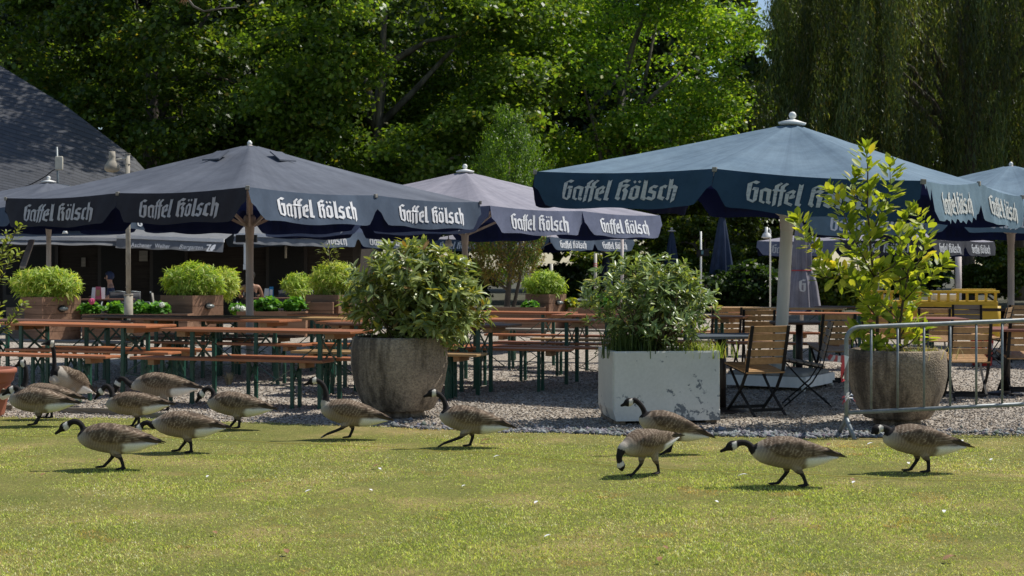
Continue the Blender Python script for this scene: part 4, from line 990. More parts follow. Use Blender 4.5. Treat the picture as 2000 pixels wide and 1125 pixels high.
def blades(root, n, h, spread, cols, rx=.12, ry=.08, wd=.004):
    P = np.stack([RNG.normal(0, rx, n), RNG.normal(0, ry, n), np.zeros(n)], 1); a = RNG.uniform(0, 6.283, n); l = h * RNG.uniform(.5, 1.1, n)
    d = np.stack([np.cos(a), np.sin(a), np.zeros(n)], 1); s = np.stack([-np.sin(a), np.cos(a), np.zeros(n)], 1) * wd; sp = (RNG.uniform(.1, spread, n) * l)[:, None]
    Zv = np.array([[0, 0, 1.0]]); lz = l[:, None]
    V = np.stack([P - s, P + s, P + s * .8 + d * sp * .35 + Zv * lz * .65, P - s * .8 + d * sp * .35 + Zv * lz * .65, P + d * sp + Zv * lz], 1)
    b = np.arange(n)[:, None] * 5
    mesh_np('blades', V.reshape(-1, 3), [b + np.array([[0, 1, 2, 3]]), b + np.array([[3, 2, 4]])], M['leaf_thin'], root, np.repeat(palette(n, cols, [1] * len(cols)), 5, 0))['kind'] = 'stuff'
blades(tuft_o, 420, .17, .9, [(.22, .30, .06), (.30, .36, .10), (.16, .24, .05), (.38, .36, .15)], .13, .06)
t2 = thing('weed', 'low feathery green weeds filling the left of the white box', 'weeds', PW + Vector((-.28, -.20, .59))); blades(t2, 500, .30, .7, [(.07, .115, .035), (.10, .15, .05), (.05, .08, .025)], .11, .07, .004)
t3 = thing('grass_tuft', 'pale straw grass on the soil of the right concrete pot', 'grass tuft', PB + Vector((.14, -.10, .60))); blades(t3, 260, .12, 1.6, [(.50, .42, .24), (.40, .34, .16), (.30, .32, .10)], .15, .12, .003)

# tall cherry laurel in the right pot: two thin trunks and leafy shoots
def tall_laurel():
    base = PB + Vector((-.04, 0, .62)); s = F / 12.85
    root = thing('young_laurel', 'tall young laurel with yellow-green sunlit leaves in the right concrete pot', 'small tree', base)
    def loc(px, py, dy=0): return Vector(((px - CX) / s - base.x, dy, HC - (py - HY) / s - base.z))
    trunks = [[(1715, 700, 0), (1714, 620, .02), (1708, 540, .03), (1700, 470, .02), (1694, 400, .0), (1695, 330, 0), (1692, 290, 0)],
              [(1757, 700, .02), (1757, 640, .0), (1762, 590, -.02), (1770, 540, -.05), (1775, 480, -.05), (1766, 425, -.03)],
              [(1714, 600, .02), (1690, 560, .1), (1650, 530, .12), (1610, 500, .1), (1580, 470, .05), (1556, 430, 0)],
              [(1762, 590, -.02), (1785, 560, -.1), (1810, 540, -.12), (1838, 512, -.1)],
              [(1708, 540, .03), (1680, 500, -.1), (1652, 450, -.12), (1638, 400, -.1), (1618, 370, -.05)],
              [(1700, 470, .02), (1720, 430, .1), (1735, 400, .1), (1742, 360, .05), (1738, 322, 0)],
              [(1770, 540, -.05), (1800, 510, .1), (1815, 480, .12), (1812, 440, .1), (1790, 410, .05)],
              [(1714, 620, .02), (1690, 600, -.15), (1670, 575, -.2), (1660, 545, -.2)],
              [(1757, 660, .0), (1775, 640, .1), (1790, 610, .15), (1785, 580, .15)],
              [(1714, 660, .0), (1695, 650, -.1), (1675, 640, -.15), (1662, 650, -.15)],
              [(1708, 540, .03), (1735, 520, -.18), (1750, 490, -.2), (1742, 455, -.2)],
              [(1694, 400, .0), (1675, 385, .1), (1668, 365, .1), (1676, 340, .08)],
              [(1650, 530, .12), (1630, 545, .0), (1610, 540, -.05), (1596, 520, -.05)],
              [(1714, 620, .02), (1720, 610, .25), (1700, 560, .35), (1690, 500, .35), (1665, 460, .3)],
              [(1757, 640, 0), (1740, 620, -.2), (1715, 600, -.26), (1700, 585, -.28)],
              [(1770, 540, -.05), (1745, 560, .25), (1728, 540, .3), (1720, 510, .3)],
              [(1714, 690, 0), (1705, 680, -.12), (1698, 670, -.16), (1690, 672, -.2)],
              [(1757, 680, 0), (1770, 670, -.12), (1790, 650, -.1), (1800, 640, -.1)]]
    bm = NB(); P = []; D = []; U = []
    for q, tr in enumerate(trunks):
        pts = [loc(*a) for a in tr]; r0 = .017 if q < 2 else .008
        tube(bm, pts, [r0 * (1 - .75 * k / (len(pts) - 1)) for k in range(len(pts))], 7)
        for k in range(len(pts) - 1):
            a, c_ = pts[k], pts[k + 1]; ax = (c_ - a).normalized(); L = (c_ - a).length
            first = .35 if q < 2 and k < 2 else 1.0
            m_ = int(L / .011 * (.75 if q >= 13 else 1.25 if q >= 2 else .8) * first)
            for j in range(m_):
                f = random.random(); p = a.lerp(c_, f); sd = Vector((random.gauss(0, 1), random.gauss(0, 1), random.gauss(0, .6))); sd -= ax * sd.dot(ax); sd.normalize()
                P.append(p + sd * random.uniform(0, .09 if q < 2 else .075)); D.append(ax * random.uniform(.2, 1.0) + sd * .85 + Vector((0, 0, .25))); U.append(ax * .8 + Vector((random.gauss(0, .3), random.gauss(0, .3), .5)))
        e = pts[-1]; ax = (pts[-1] - pts[-2]).normalized()
        for j in range(9):
            sd = Vector((random.gauss(0, 1), random.gauss(0, 1), random.gauss(0, 1))); P.append(e - ax * random.uniform(0, .04)); D.append(ax + sd.normalized() * .6); U.append(ax + sd * .2)
    obj('trunk', bm, M['stem'], root)
    P, D, U = (np.array([tuple(v) for v in a]) for a in (P, D, U)); n = len(P)
    c = palette(n, [(.24, .32, .04), (.36, .43, .055), (.16, .23, .035), (.50, .53, .085), (.55, .48, .08)], [5, 5, 3, 3, .5])
    leaves('foliage', P, D, RNG.uniform(.075, .140, n), TPL_OVAL, M['leaf_thin'], c, root, up=U)
tall_laurel()
# shrub of the terracotta pot reaching into the left edge
def edge_shrub():
    base = PT + Vector((0, 0, .40)); s = F / 13.6
    root = thing('young_laurel', 'leafy shoots of a shrub reaching in at the left edge above the terracotta pot', 'shrub', base)
    def loc(px, py, dy=0): return Vector(((px - CX) / s - base.x, dy, HC - (py - HY) / s - base.z))
    bm = NB(); P = []; D = []; U = []
    for tr in ([(-38, 705, 0), (-36, 600, 0), (-20, 540, 0), (0, 500, .02), (20, 470, .03), (38, 437, .03)], [(-36, 660, 0), (-10, 650, 0), (15, 635, .03), (32, 612, .03), (45, 590, .03)], [(-36, 600, 0), (-15, 570, -.1), (5, 545, -.1), (18, 532, -.1)], [(-30, 560, 0), (-12, 520, .1), (2, 480, .1), (6, 450, .1)], [(-38, 640, 0), (-60, 560, .1), (-50, 480, .1), (-30, 440, .1)], [(-20, 540, 0), (5, 525, .05), (22, 505, .05), (36, 490, .05)], [(-36, 650, 0), (-12, 630, -.1), (2, 612, -.1), (8, 590, -.1)]):
        pts = [loc(*a) for a in tr]; tube(bm, pts, [.010 * (1 - .75 * k / (len(pts) - 1)) for k in range(len(pts))], 6)
        for k in range(1, len(pts) - 1):
            a, c_ = pts[k], pts[k + 1]; ax = (c_ - a).normalized()
            for j in range(int((c_ - a).length / .007)):
                sd = Vector((random.gauss(0, 1), random.gauss(0, 1), random.gauss(0, 1))); sd -= ax * sd.dot(ax); sd.normalize()
                P.append(a.lerp(c_, random.random()) + sd * random.uniform(0, .04)); D.append(ax * random.uniform(.2, 1) + sd * .85 + Vector((0, 0, .2))); U.append(ax * .8 + Vector((random.gauss(0, .3), random.gauss(0, .3), .5)))
    obj('stems', bm, M['stem'], root)
    P, D, U = (np.array([tuple(v) for v in a]) for a in (P, D, U)); n = len(P)
    leaves('foliage', P, D, RNG.uniform(.035, .075, n), TPL_OVAL, M['leaf_thin'], palette(n, [(.20, .26, .055), (.30, .35, .08), (.14, .18, .04), (.40, .42, .11)], [4, 4, 3, 2]), root, up=U)
edge_shrub()

# bamboo bushes in the tall planters
BAM = [(.26, .38, .06), (.36, .48, .09), (.18, .28, .05), (.48, .54, .15), (.56, .54, .2)]
def bamboo(px, Y, zb, py0, py1, wpx, label, dep=.45, n=520, w=(4, 5, 3, 2, 1)):
    s = F / Y; h = (py1 - py0) / s; rx = wpx / s / 2
    shrub('bamboo_bush', label, Vector(((px - CX) / s, Y, zb)), (0, 0, HC - ((py0 + py1) / 2 - HY) / s - zb), (rx, max(dep, rx * .75), h / 2), n, 11, .15, TPL_BAMBOO, M['leaf_thin'], BAM, w, .85, cat='bamboo', group='bamboo bushes in the tall planters', up_tip=.55, stems=60, stem_r=.006, jag=.12)
bamboo(93, W1[1].y, W1[1].z, 521, 588, 140, 'wide bamboo bush in the far left lamp planter', n=620, w=(4, 4, 3, 3, 2))
bamboo(378, W2[1].y, W2[1].z, 512, 584, 122, 'bamboo bush in the lamp planter left of the grey parasol pole', n=620)
bamboo(440, W2[1].y + 2.2, .9, 521, 584, 56, 'yellow-green bamboo bush tucked behind the one beside the grey parasol pole', n=260, w=(2, 5, 1, 5, 3))
bamboo(655, W3[1].y, W3[1].z, 511, 582, 100, 'bright yellow-green round bamboo bush touching the left front shrub', n=520, w=(2, 5, 1, 5, 3))
bamboo(582, W3[1].y + 2.0, .8, 534, 580, 58, 'smaller bamboo bush left of the bright round one', n=260)
bamboo(1066, W4[1].y, W4[1].z, 530, 580, 86, 'bamboo bush between conifer and the planted white box', n=420, w=(5, 4, 3, 1, .4))
sp = thing('bamboo_shoot', 'single thin bamboo shoot standing above the bright round bamboo', 'bamboo', Vector(((643 - CX) * 30.4 / F, 30.4, 1.0)))
bm = NB(); sz = F / 30.4; top = HC - (478 - HY) / sz - 1.0
tube(bm, [(0, 0, -.1), (.02, 0, top * .5), (-.02, 0, top)], [.012, .010, .004], 6); obj('stems', bm, M['stem'], sp)
n = 90; P = np.stack([RNG.normal(0, .09, n), RNG.normal(0, .09, n), top * RNG.uniform(.45, 1.0, n)], 1); leaves('foliage', P, np.stack([P[:, 0] * 6, P[:, 1] * 6, RNG.uniform(.1, .8, n)], 1), RNG.uniform(.08, .15, n), TPL_BAMBOO, M['leaf_thin'], palette(n, [(.20, .25, .07), (.28, .30, .10)], [1, 1]), sp)

# hydrangeas
HYD = [(.10, .25, .035), (.14, .33, .05), (.07, .18, .03), (.21, .40, .07)]
def hydrangea(px, py0, py1, wpx, Y, zb, label, flowers=(), n=110, cols=HYD, w=(4, 4, 3, 2)):
    s = F / Y; zc = HC - ((py0 + py1) / 2 - HY) / s
    o = shrub('hydrangea', label, Vector(((px - CX) / s, Y, zb)), (0, 0, zc - zb), (wpx / s / 2, .22, (py1 - py0) / s / 2), n, 7, .10, TPL_WIDE, M['leaf_thin'], cols, w, .95, cat='hydrangea', group='hydrangeas in the low planters', stems=14, stem_r=.006, up_tip=.6)
    for fx, fy, r_, mt in flowers:
        bm = NB(); c0 = Vector(((fx - px) / s, -.2, HC - (fy - HY) / s - zb))
        for k in range(60):
            d = Vector((random.gauss(0, 1), random.gauss(0, 1), random.gauss(0, 1))).normalized(); sphere(bm, c0 + d * r_ * .8, r_ * .32, 6)
        obj('flower_head', bm, M[mt], o)
simple('petal_pink', (.62, .10, .22), (.48, .06, .15), 30, .7); simple('petal_white', (.78, .80, .70), (.62, .68, .52), 30, .7)
for k, (px, wd, lab, fl) in enumerate(((178, 44, 'hydrangea with a pink flower head left of the lamp post', [(185, 588, .06, 'petal_pink')]), (226, 36, 'green hydrangea without flowers just left of the lamp post', ()), (275, 34, 'green hydrangea without flowers just right of the lamp post', ()), (312, 40, 'hydrangea with one white flower head right of the lamp post', [(321, 595, .05, 'petal_white')]))):
    hydrangea(px, 591, 615, wd, W6[1].y, W6[1].z, lab, fl)
hydrangea(466, 594, 610, 30, W7[1].y, W7[1].z, 'hydrangea with white flower heads left of the grey parasol pole', [(468, 600, .05, 'petal_white'), (477, 604, .07, 'petal_white'), (459, 603, .04, 'petal_white')])
hydrangea(525, 581, 609, 52, W7[1].y, W7[1].z, 'round bright green hydrangea without flowers, right of the grey parasol pole')
hydrangea(577, 580, 608, 42, W7[1].y, W7[1].z, 'round bright green hydrangea without flowers, beside the stepped plank box')
hydrangea(1037, 589, 603, 30, W9[1].y, W9[1].z, 'small green hydrangea in the planter right of the conifer trunk')
hydrangea(1116, 583, 602, 22, W10[1].y, W10[1].z, 'yellow-flowering plant beside the tall planter of the right bamboo', cols=[(.38, .38, .03), (.30, .34, .04), (.12, .2, .03)], w=(3, 3, 2))
hydrangea(1142, 592, 603, 36, W10[1].y, W10[1].z, 'low yellow-green plant in the planter behind the white box bush', cols=[(.22, .28, .05), (.30, .32, .08)], w=(1, 1))
hydrangea(1180, 575, 602, 44, W10[1].y, W10[1].z, 'broad-leaved green plant half hidden behind the white box bush')
# ------------------------------------------------------------------ Canada geese
def loft(bm, st, n=20):
    """stations (x, y, z, half height, half width) along x"""
    rings = []
    for x, y, z, h, w_ in st:
        rings.append([bm.verts.new((x, y + w_ * math.sin(2 * math.pi * k / n), z + h * math.cos(2 * math.pi * k / n))) for k in range(n)])
    for a, b in zip(rings, rings[1:]):
        for k in range(n): bm.faces.new((a[k], b[k], b[(k + 1) % n], a[(k + 1) % n]))
    bm.faces.new(rings[0]); bm.faces.new(list(reversed(rings[-1])))
def smooth_path(P, R_, m=6):
    out = []; ro = []
    for i in range(len(P) - 1):
        p0, p1, p2, p3 = P[max(i - 1, 0)], P[i], P[i + 1], P[min(i + 2, len(P) - 1)]
        for k in range(m):
            t = k / m; a = 2 * p1 + (p2 - p0) * t + (2 * p0 - 5 * p1 + 4 * p2 - p3) * t * t + (3 * p1 - p0 - 3 * p2 + p3) * t ** 3
            out.append(a * .5); ro.append(R_[i] * (1 - t) + R_[i + 1] * t)
    out.append(P[-1]); ro.append(R_[-1]); return out, ro
def seg_dist(P, poly):
    """distance of points to a polyline and parameter 0..1"""
    best = np.full(len(P), 9.0); par = np.zeros(len(P)); m_ = len(poly) - 1
    for i in range(m_):
        a = np.array(poly[i]); b = np.array(poly[i + 1]); d = b - a; L = d @ d + 1e-12
        t = np.clip(((P - a) @ d) / L, 0, 1); q = np.linalg.norm(P - (a + t[:, None] * d), axis=1)
        k = q < best; best[k] = q[k]; par[k] = (i + t[k]) / m_
    return best, par
BODY = [(-.300, .196, .006, .028), (-.260, .199, .022, .048), (-.21, .200, .048, .064), (-.15, .203, .073, .084), (-.07, .209, .096, .102), (.01, .216, .106, .109), (.09, .221, .102, .105), (.150, .220, .089, .092), (.200, .217, .069, .072), (.236, .217, .045, .048), (.256, .218, .018, .020)]
WING = [(.16, .074, .240, .020, .012), (.12, .094, .246, .042, .021), (.04, .106, .249, .059, .023), (-.05, .099, .246, .057, .022), (-.13, .075, .240, .046, .020), (-.20, .047, .233, .030, .015), (-.265, .028, .226, .016, .010), (-.325, .016, .218, .006, .006)]
def goose(label, hip, foot, neck, head, tip, feet, yaw=0.0, sc=1.0, pitch=0.0, turn=0.0, tone=1.0, seed=0, zoff=0.0, neck_r=1.0, clamp=True, frontx=.165):
    rg = np.random.default_rng(seed + 100); Yd = gy(foot); s = F / Yd; cy = math.cos(R(yaw))
    def L(p): return Vector(((hip - p[0]) / s / cy, (p[2] if len(p) > 2 else 0.0), (foot - p[1]) / s))
    root_loc = gnd(hip, foot)
    bm = NB()
    Rp = Matrix.Rotation(-R(pitch), 4, 'Y'); piv = Vector((0, 0, .22 * sc))
    def T(v): return (Rp @ (v * sc - piv)) + piv + Vector((0, 0, zoff))
    n0 = 0
    loft(bm, [(x, 0, z, h, w_) for x, z, h, w_ in BODY]); 
    for sy in (-1, 1): loft(bm, [(x, y * sy, z, h, w_) for x, y, z, h, w_ in WING], 14)
    for v in bm.verts: v.co = T(v.co)
    # neck, head, bill
    npts = [L(p) for p in neck]
    if clamp: npts[0].z = max(npts[0].z, .225 * sc)
    hd, tp = L(head), L(tip)
    inner = T(Vector((.150, 0, .218))); base0 = inner
    chain = [base0] + npts + [hd]; rad = [.060 * sc, .042 * sc * neck_r] + [max(.0205, .031 - .006 * k) * sc * neck_r for k in range(1, len(npts))] + [.023 * sc]
    sp, sr = smooth_path(chain, rad); tube(bm, sp, sr, 14)
    hdir = (tp - hd).normalized()
    if turn: hdir = (Matrix.Rotation(R(turn), 3, 'Z') @ hdir)
    tp = hd + hdir * min((tp - hd).length, .100 * sc)
    up = Vector((0, 0, 1)); sd = hdir.cross(up).normalized(); up = sd.cross(hdir)
    q = Matrix((hdir, sd, up)).transposed()
    hl = (tp - hd).length; hs = sc * 1.08
    g = bmesh.ops.create_uvsphere(bm, u_segments=16, v_segments=10, radius=1, matrix=Matrix.Translation(hd + hdir * .010) @ q.to_4x4() @ Matrix.Diagonal((.040 * hs, .026 * hs, .030 * hs, 1)))
    b0 = hd + hdir * (.030 * hs) - up * .003
    tube(bm, [hd + hdir * .012 * hs, b0, b0.lerp(tp, .45) - up * .001, tp - hdir * .006 - up * .003, tp - up * .005], [.022 * hs, .0185 * hs, .0125 * hs, .0095 * hs, .005 * hs], 12)
    # legs
    legs = []
    for i, ft in enumerate(feet):
        sy = -1 if i == 0 else 1; y = sy * .042 * sc
        f = L((ft[0], ft[1])); f = Vector((f.x, y, max(.014, f.z + .012))); lift = f.z > .03
        th = T(Vector((.0, sy * .05, .165))); hk = Vector((th.x * .5 + f.x * .5 - .018 * sc, y, (.082 * sc if not lift else max(.075 * sc, f.z + .045))))
        p, r_ = smooth_path([th, th.lerp(hk, .62) + Vector((.006, 0, 0)), hk, f], [.042 * sc, .027 * sc, .0140 * sc, .0115 * sc], 4); tube(bm, p, r_, 10)
        legs.append([th, hk, f])
        d = Vector((1, 0, -.05 if not lift else -.55)).normalized()
        for a in (-.45, 0, .45):
            t_ = f + Matrix.Rotation(a, 3, 'Z') @ d * (.062 * sc); tube(bm, [f, f.lerp(t_, .5), t_], [.009, .0085, .005], 8)
        w1 = f + Matrix.Rotation(-.38, 3, 'Z') @ d * .05 * sc; w2 = f + Matrix.Rotation(.38, 3, 'Z') @ d * .05 * sc
        tube(bm, [w1, f + d * .045 * sc, w2], [.006, .007, .006], 6)
        tube(bm, [f, f - d * .02], [.007, .004], 6)
    bmesh.ops.recalc_face_normals(bm, faces=bm.faces[:])
    me = bpy.data.meshes.new('goose'); bm.to_mesh(me); bm.free()
    o = bpy.data.objects.new('goose', me); COL.objects.link(o)
    md = o.modifiers.new('r', 'REMESH'); md.mode = 'VOXEL'; md.voxel_size = .0062; md.use_smooth_shade = True
    m2 = o.modifiers.new('s', 'SMOOTH'); m2.factor = .5; m2.iterations = 4
    dg = bpy.context.evaluated_depsgraph_get(); dg.update()
    me2 = bpy.data.meshes.new_from_object(o.evaluated_get(dg)); o.modifiers.clear(); o.data = me2; bpy.data.meshes.remove(me)
    nV = len(me2.vertices); P = np.empty(nV * 3, dtype=np.float32); me2.vertices.foreach_get('co', P); P = P.reshape(-1, 3).astype(float)
    Nn = np.empty(nV * 3, dtype=np.float32); me2.vertices.foreach_get('normal', Nn); Nn = Nn.reshape(-1, 3)
    # back to body space for the feather pattern
    Bs = (np.linalg.inv(np.array(Rp.to_3x3())) @ (P - np.array(piv) - np.array([0, 0, zoff])).T).T + np.array(piv); Bs /= sc
    x, y, z = Bs[:, 0], Bs[:, 1], Bs[:, 2]
    zc = np.interp(x, [b[0] for b in BODY], [b[1] for b in BODY]); hh = np.interp(x, [b[0] for b in BODY], [b[2] for b in BODY])
    v = (z - zc) / np.maximum(hh, .02)                 # -1 belly .. 1 back
    nz = lambda sc_, sd_: vnoise(x + y * .31, z + y * .77, sc_, seed * 7 + sd_)
    def lerp(a, b, t): return a + (b - a) * np.clip(t, 0, 1)[:, None]
    back = np.array([.140, .096, .062]) * tone; edge = np.array([.52, .42, .31]) * tone; flank = np.array([.255, .198, .145]) * tone; breast = np.array([.46, .41, .34]); white = np.array([.88, .87, .84]); black = np.array([.013, .011, .011])
    wing_low = np.interp(x, [-.36, -.25, -.14, .0, .10, .18], [.215, .212, .204, .196, .204, .25])
    wing = 1 / (1 + np.exp(-(z - wing_low + .012 * (nz(40, 1) - .5)) * 260)); wing *= (x < .185)
    # scalloped rows on wing, long stripes towards the tail
    row = (x * 1.0 + .5 * (z - .25) + .020 * (nz(26, 2) - .5)) / .026; colm = (z * 1.0 - np.abs(y) * .6 + .012 * nz(30, 21)) / .024 + np.floor(row) * .5
    fr = row - np.floor(row); fc = colm - np.floor(colm)
    scal = np.clip(1 - np.abs(fr - .15 - 1.7 * (fc - .5) ** 2) * 5.0, 0, 1)
    stripe_c = (z - .10 * x + np.abs(y) * .55 + .004 * nz(10, 3)) / .0165; stripe = np.clip(1 - np.abs(stripe_c - np.floor(stripe_c) - .5) * 4.2, 0, 1)
    rear = np.clip((-.03 - x) / .10, 0, 1)
    wp = scal * (1 - rear) + stripe * rear
    c_w = lerp(lerp(back[None] * np.ones((nV, 1)), edge[None] * np.ones((nV, 1)), wp * (.34 + .62 * nz(24, 5))), back[None] * .55, np.clip((nz(34, 6) - .58) * 3.5, 0, .85))
    rowb = (x + .25 * (z - .2) + .016 * (nz(20, 8) - .5)) / .020; bars = np.clip(1 - np.abs(rowb - np.floor(rowb) - .5) * 3.5, 0, 1) * (.35 + .65 * nz(28, 9))
    c_b = lerp(flank[None] * np.ones((nV, 1)), (edge * 1.05)[None], bars * .55)
    front = np.clip((x - frontx - .05 * (z - .22) / .1) / .08, 0, 1)
    c_b = lerp(c_b, breast[None], np.maximum(front, np.clip((-.40 - v) * .8, 0, .40) * (x > -.06)) * (.85 + .15 * nz(30, 10)))
    c_b = lerp(c_b, (flank * .55)[None], np.clip(1 - np.abs(x + .075) / .03, 0, 1) * np.clip((v + .2) * -2 + 1, 0, 1) * .5)
    und = 1 / (1 + np.exp((x + .084 + .02 * (nz(30, 11) - .5) + .10 * (z - .17)) * 160)); und *= 1 / (1 + np.exp((z - wing_low + .004) * 300))
    c_b = lerp(c_b, white[None], und)
    c = c_b * (1 - wing[:, None]) + c_w * wing[:, None]
    tail = np.clip((-.285 - x) / .02, 0, 1) * np.clip((z - .185) / .008, 0, 1); c = lerp(c, black[None] * 1.3, tail)
    # neck and head
    dn, tn = seg_dist(P, [tuple(p) for p in sp]); nk = len(chain) - 1
    t1 = 1.55 / nk
    isn = (dn < .050 * sc) & (tn > t1 * .6) & ~((x < .13) & (wing > .5) & (dn > .035 * sc))
    tj = tn + .035 * (nz(60, 12) - .5)
    c = np.where((isn & (tj > t1))[:, None], black[None] * (1 + .9 * nz(50, 13))[:, None], c)
    c = np.where((isn & (tj <= t1) & (x > .12))[:, None], lerp(c, (breast * 1.12)[None], np.full(nV, .8)), c)
    rel = P - np.array(hd); hx = rel @ np.array(hdir); hu = rel @ np.array(up); hsd = rel @ np.array(sd)
    dh = np.linalg.norm(rel, axis=1)
    headm = (hx > -.036 * hs) & (dh < hl + .03) & (np.abs(hsd) < .035 * hs) & (np.abs(hu) < .04 * hs) & (hx > -.03)
    c = np.where((headm & (hx > 0))[:, None], black[None], c)
    cheek = headm & (np.abs(hx + .003 * hs + .30 * hu) < .0150 * hs) & (hu < .019 * hs) & ((np.abs(hsd) > .008 * hs) | (hu < -.01 * hs))
    c = np.where(cheek[:, None], np.array([.74, .69, .60])[None], c)
    # legs
    for lg in legs:
        dl, tl = seg_dist(P, [tuple(p) for p in lg]); zt_ = P[:, 2]
        lm = (dl < .040 * sc) & (zt_ < lg[1].z + .010)
        c = np.where(lm[:, None], np.array([.030, .026, .024])[None], c)
        th_ = (dl < .030 * sc) & (tl > .2) & ~lm & (zt_ < .12 * sc); c = np.where(th_[:, None], (flank * .72)[None], c)
    c = np.where((P[:, 2] < .03)[:, None], np.array([.030, .026, .024])[None], c)
    c *= rg.uniform(.93, 1.07, (nV, 1))
    a = me2.attributes.new('col', 'FLOAT_COLOR', 'POINT'); cc = np.ones((nV, 4), dtype=np.float32); cc[:, :3] = np.clip(c, .004, .9); a.data.foreach_set('color', cc.ravel())
    me2.materials.clear(); me2.materials.append(M['plumage']); me2.polygons.foreach_set('use_smooth', [True] * len(me2.polygons))
    o.location = root_loc + Vector((0, 0, .006)); o.rotation_euler = (0, 0, math.pi + R(yaw))
    tag(o, label, 'goose', 'Canada geese walking over the lawn')
    # eyes
    bm = NB()
    for e in (-1, 1): sphere(bm, hd + hdir * .018 * hs + up * .012 * hs + sd * e * .0215 * hs, .0042, 8)
    obj('eye', bm, M['black_metal'], o)
    # wing tips: dark flight feathers crossing over the tail
    bm = NB()
    for sy in (-1, 1):
        for k in range(4):
            y0 = sy * (.052 - k * .008); zt0 = .226 + k * .006; ln = .20 - k * .018
            pts = [Vector((-.14 - k * .012, y0 * 1.25, zt0 + .006)), Vector((-.24, y0 * .8, zt0 - .004)), Vector((-.13 - ln - .02, y0 * .35, zt0 - .022 - k * .001))]
            sds = Vector((0, sy * .35, .94)).normalized(); wds = [.012, .014, .003]
            Ls = [(bm.verts.new(T(p + Vector((0, sy * .013, 0)) + sds * w_)), bm.verts.new(T(p + Vector((0, sy * .013, 0)) - sds * w_))) for p, w_ in zip(pts, wds)]
            for a_, b_ in zip(Ls, Ls[1:]): bm.faces.new((a_[0], b_[0], b_[1], a_[1])).smooth = True
    obj('flight_feathers', bm, M['flight'], o)
    return o
simple('flight', (.075, .052, .036), (.030, .022, .017), 60, .75, 0, 0, (.2, 1, 1))
goose('goose striding left in the front left of the lawn, neck arched and head low', 224, 919, [(166, 868), (164, 851), (162, 838), (155, 828), (143, 825)], (129, 833), (105, 850), [(199, 918), (245, 919)], seed=1, pitch=3)
goose('goose just right of the front left one, head dipped behind its tail', 365, 886, [(306, 842), (298, 833), (289, 827), (280, 829)], (272, 837), (258, 851), [(346, 886), (376, 886)], seed=2, pitch=2, sc=.98)
goose('goose at the gravel edge with arched neck, under the chipped front bench', 464, 841, [(423, 788), (418, 776), (415, 765), (408, 760), (400, 762)], (394, 770), (381, 788), [(446, 840), (468, 838)], seed=3, pitch=5, sc=1.02)
goose('stooping goose right of the tall upright goose, head hanging over the gravel', 265, 838, [(223, 783), (219, 771), (214, 759), (206, 755)], (197, 765), (183, 782), [(255, 837), (273, 830)], seed=4, pitch=-1)
goose('largest goose on the gravel left, back high and head hidden behind the stooping goose', 320, 806, [(266, 757), (253, 751), (243, 742), (235, 741)], (229, 750), (224, 769), [(312, 806), (330, 803)], seed=5, pitch=3, sc=1.13, zoff=.02)
goose('tall upright goose on the gravel, neck stretched straight up, pale breast to the lawn', 138, 797, [(117, 742), (118, 722), (118, 700), (117, 682)], (115, 668), (99, 672), [(145, 797), (132, 795)], yaw=62, seed=6, sc=1.04, pitch=24, zoff=.05, turn=-40, frontx=.06)
goose('goose beside the terracotta pot with raised neck, behind another goose', 95, 820, [(46, 765), (49, 748), (51, 732), (49, 718)], (44, 709), (28, 717), [(86, 820), (104, 818)], seed=7, pitch=4, sc=1.03, tone=1.05)
goose('goose at far left of the lawn, neck curled back, head before the terracotta pot', 78, 834, [(33, 792), (38, 778), (37, 765), (32, 759)], (23, 761), (2, 774), [(63, 834), (73, 831)], seed=8, pitch=2, sc=1.06, tone=1.1)
goose('goose cut off by the left edge, only its rear showing before the terracotta pot', -32, 812, [(-78, 770), (-80, 752), (-82, 735), (-84, 722)], (-90, 713), (-108, 720), [(-40, 812), (-22, 809)], seed=9)
goose('goose with raised head walking past the streaked concrete pot, one foot lifted', 688, 860, [(636, 792), (637, 777), (635, 762), (627, 749)], (614, 744), (589, 755), [(681, 859), (640, 851)], seed=10, pitch=8, sc=1.0)
goose('goose with raised head right of the streaked concrete pot, one foot stretched forward', 922, 876, [(872, 815), (871, 800), (868, 786), (860, 774)], (847, 768), (826, 776), [(917, 876), (868, 869)], seed=11, pitch=8)
goose('goose standing upright in front of the white box with its neck in a tall arch', 1312, 889, [(1264, 832), (1261, 815), (1256, 800), (1247, 788), (1239, 783)], (1231, 786), (1211, 794), [(1309, 889), (1300, 884)], seed=12, sc=.98, pitch=13)
goose('grazing goose with its bill down in the grass', 1266, 931, [(1216, 872), (1208, 882), (1206, 893)], (1209, 902), (1213, 917), [(1241, 932), (1281, 929)], yaw=36, seed=13, sc=.89, pitch=-7, zoff=.035, tone=.9, neck_r=1.1, clamp=False)
goose('goose stretching its neck out flat ahead, lowest on the right of the lawn', 1546, 952, [(1478, 893), (1470, 880), (1463, 870), (1449, 866)], (1433, 871), (1404, 884), [(1521, 953), (1573, 952)], seed=14, pitch=2, sc=1.0)
goose('goose farthest right on the lawn, head turned to the camera below the crowd barrier', 1800, 925, [(1738, 866), (1739, 852), (1735, 842), (1725, 838)], (1714, 839), (1696, 847), [(1781, 926), (1810, 924)], seed=15, pitch=5, sc=1.02, turn=32, neck_r=1.2)
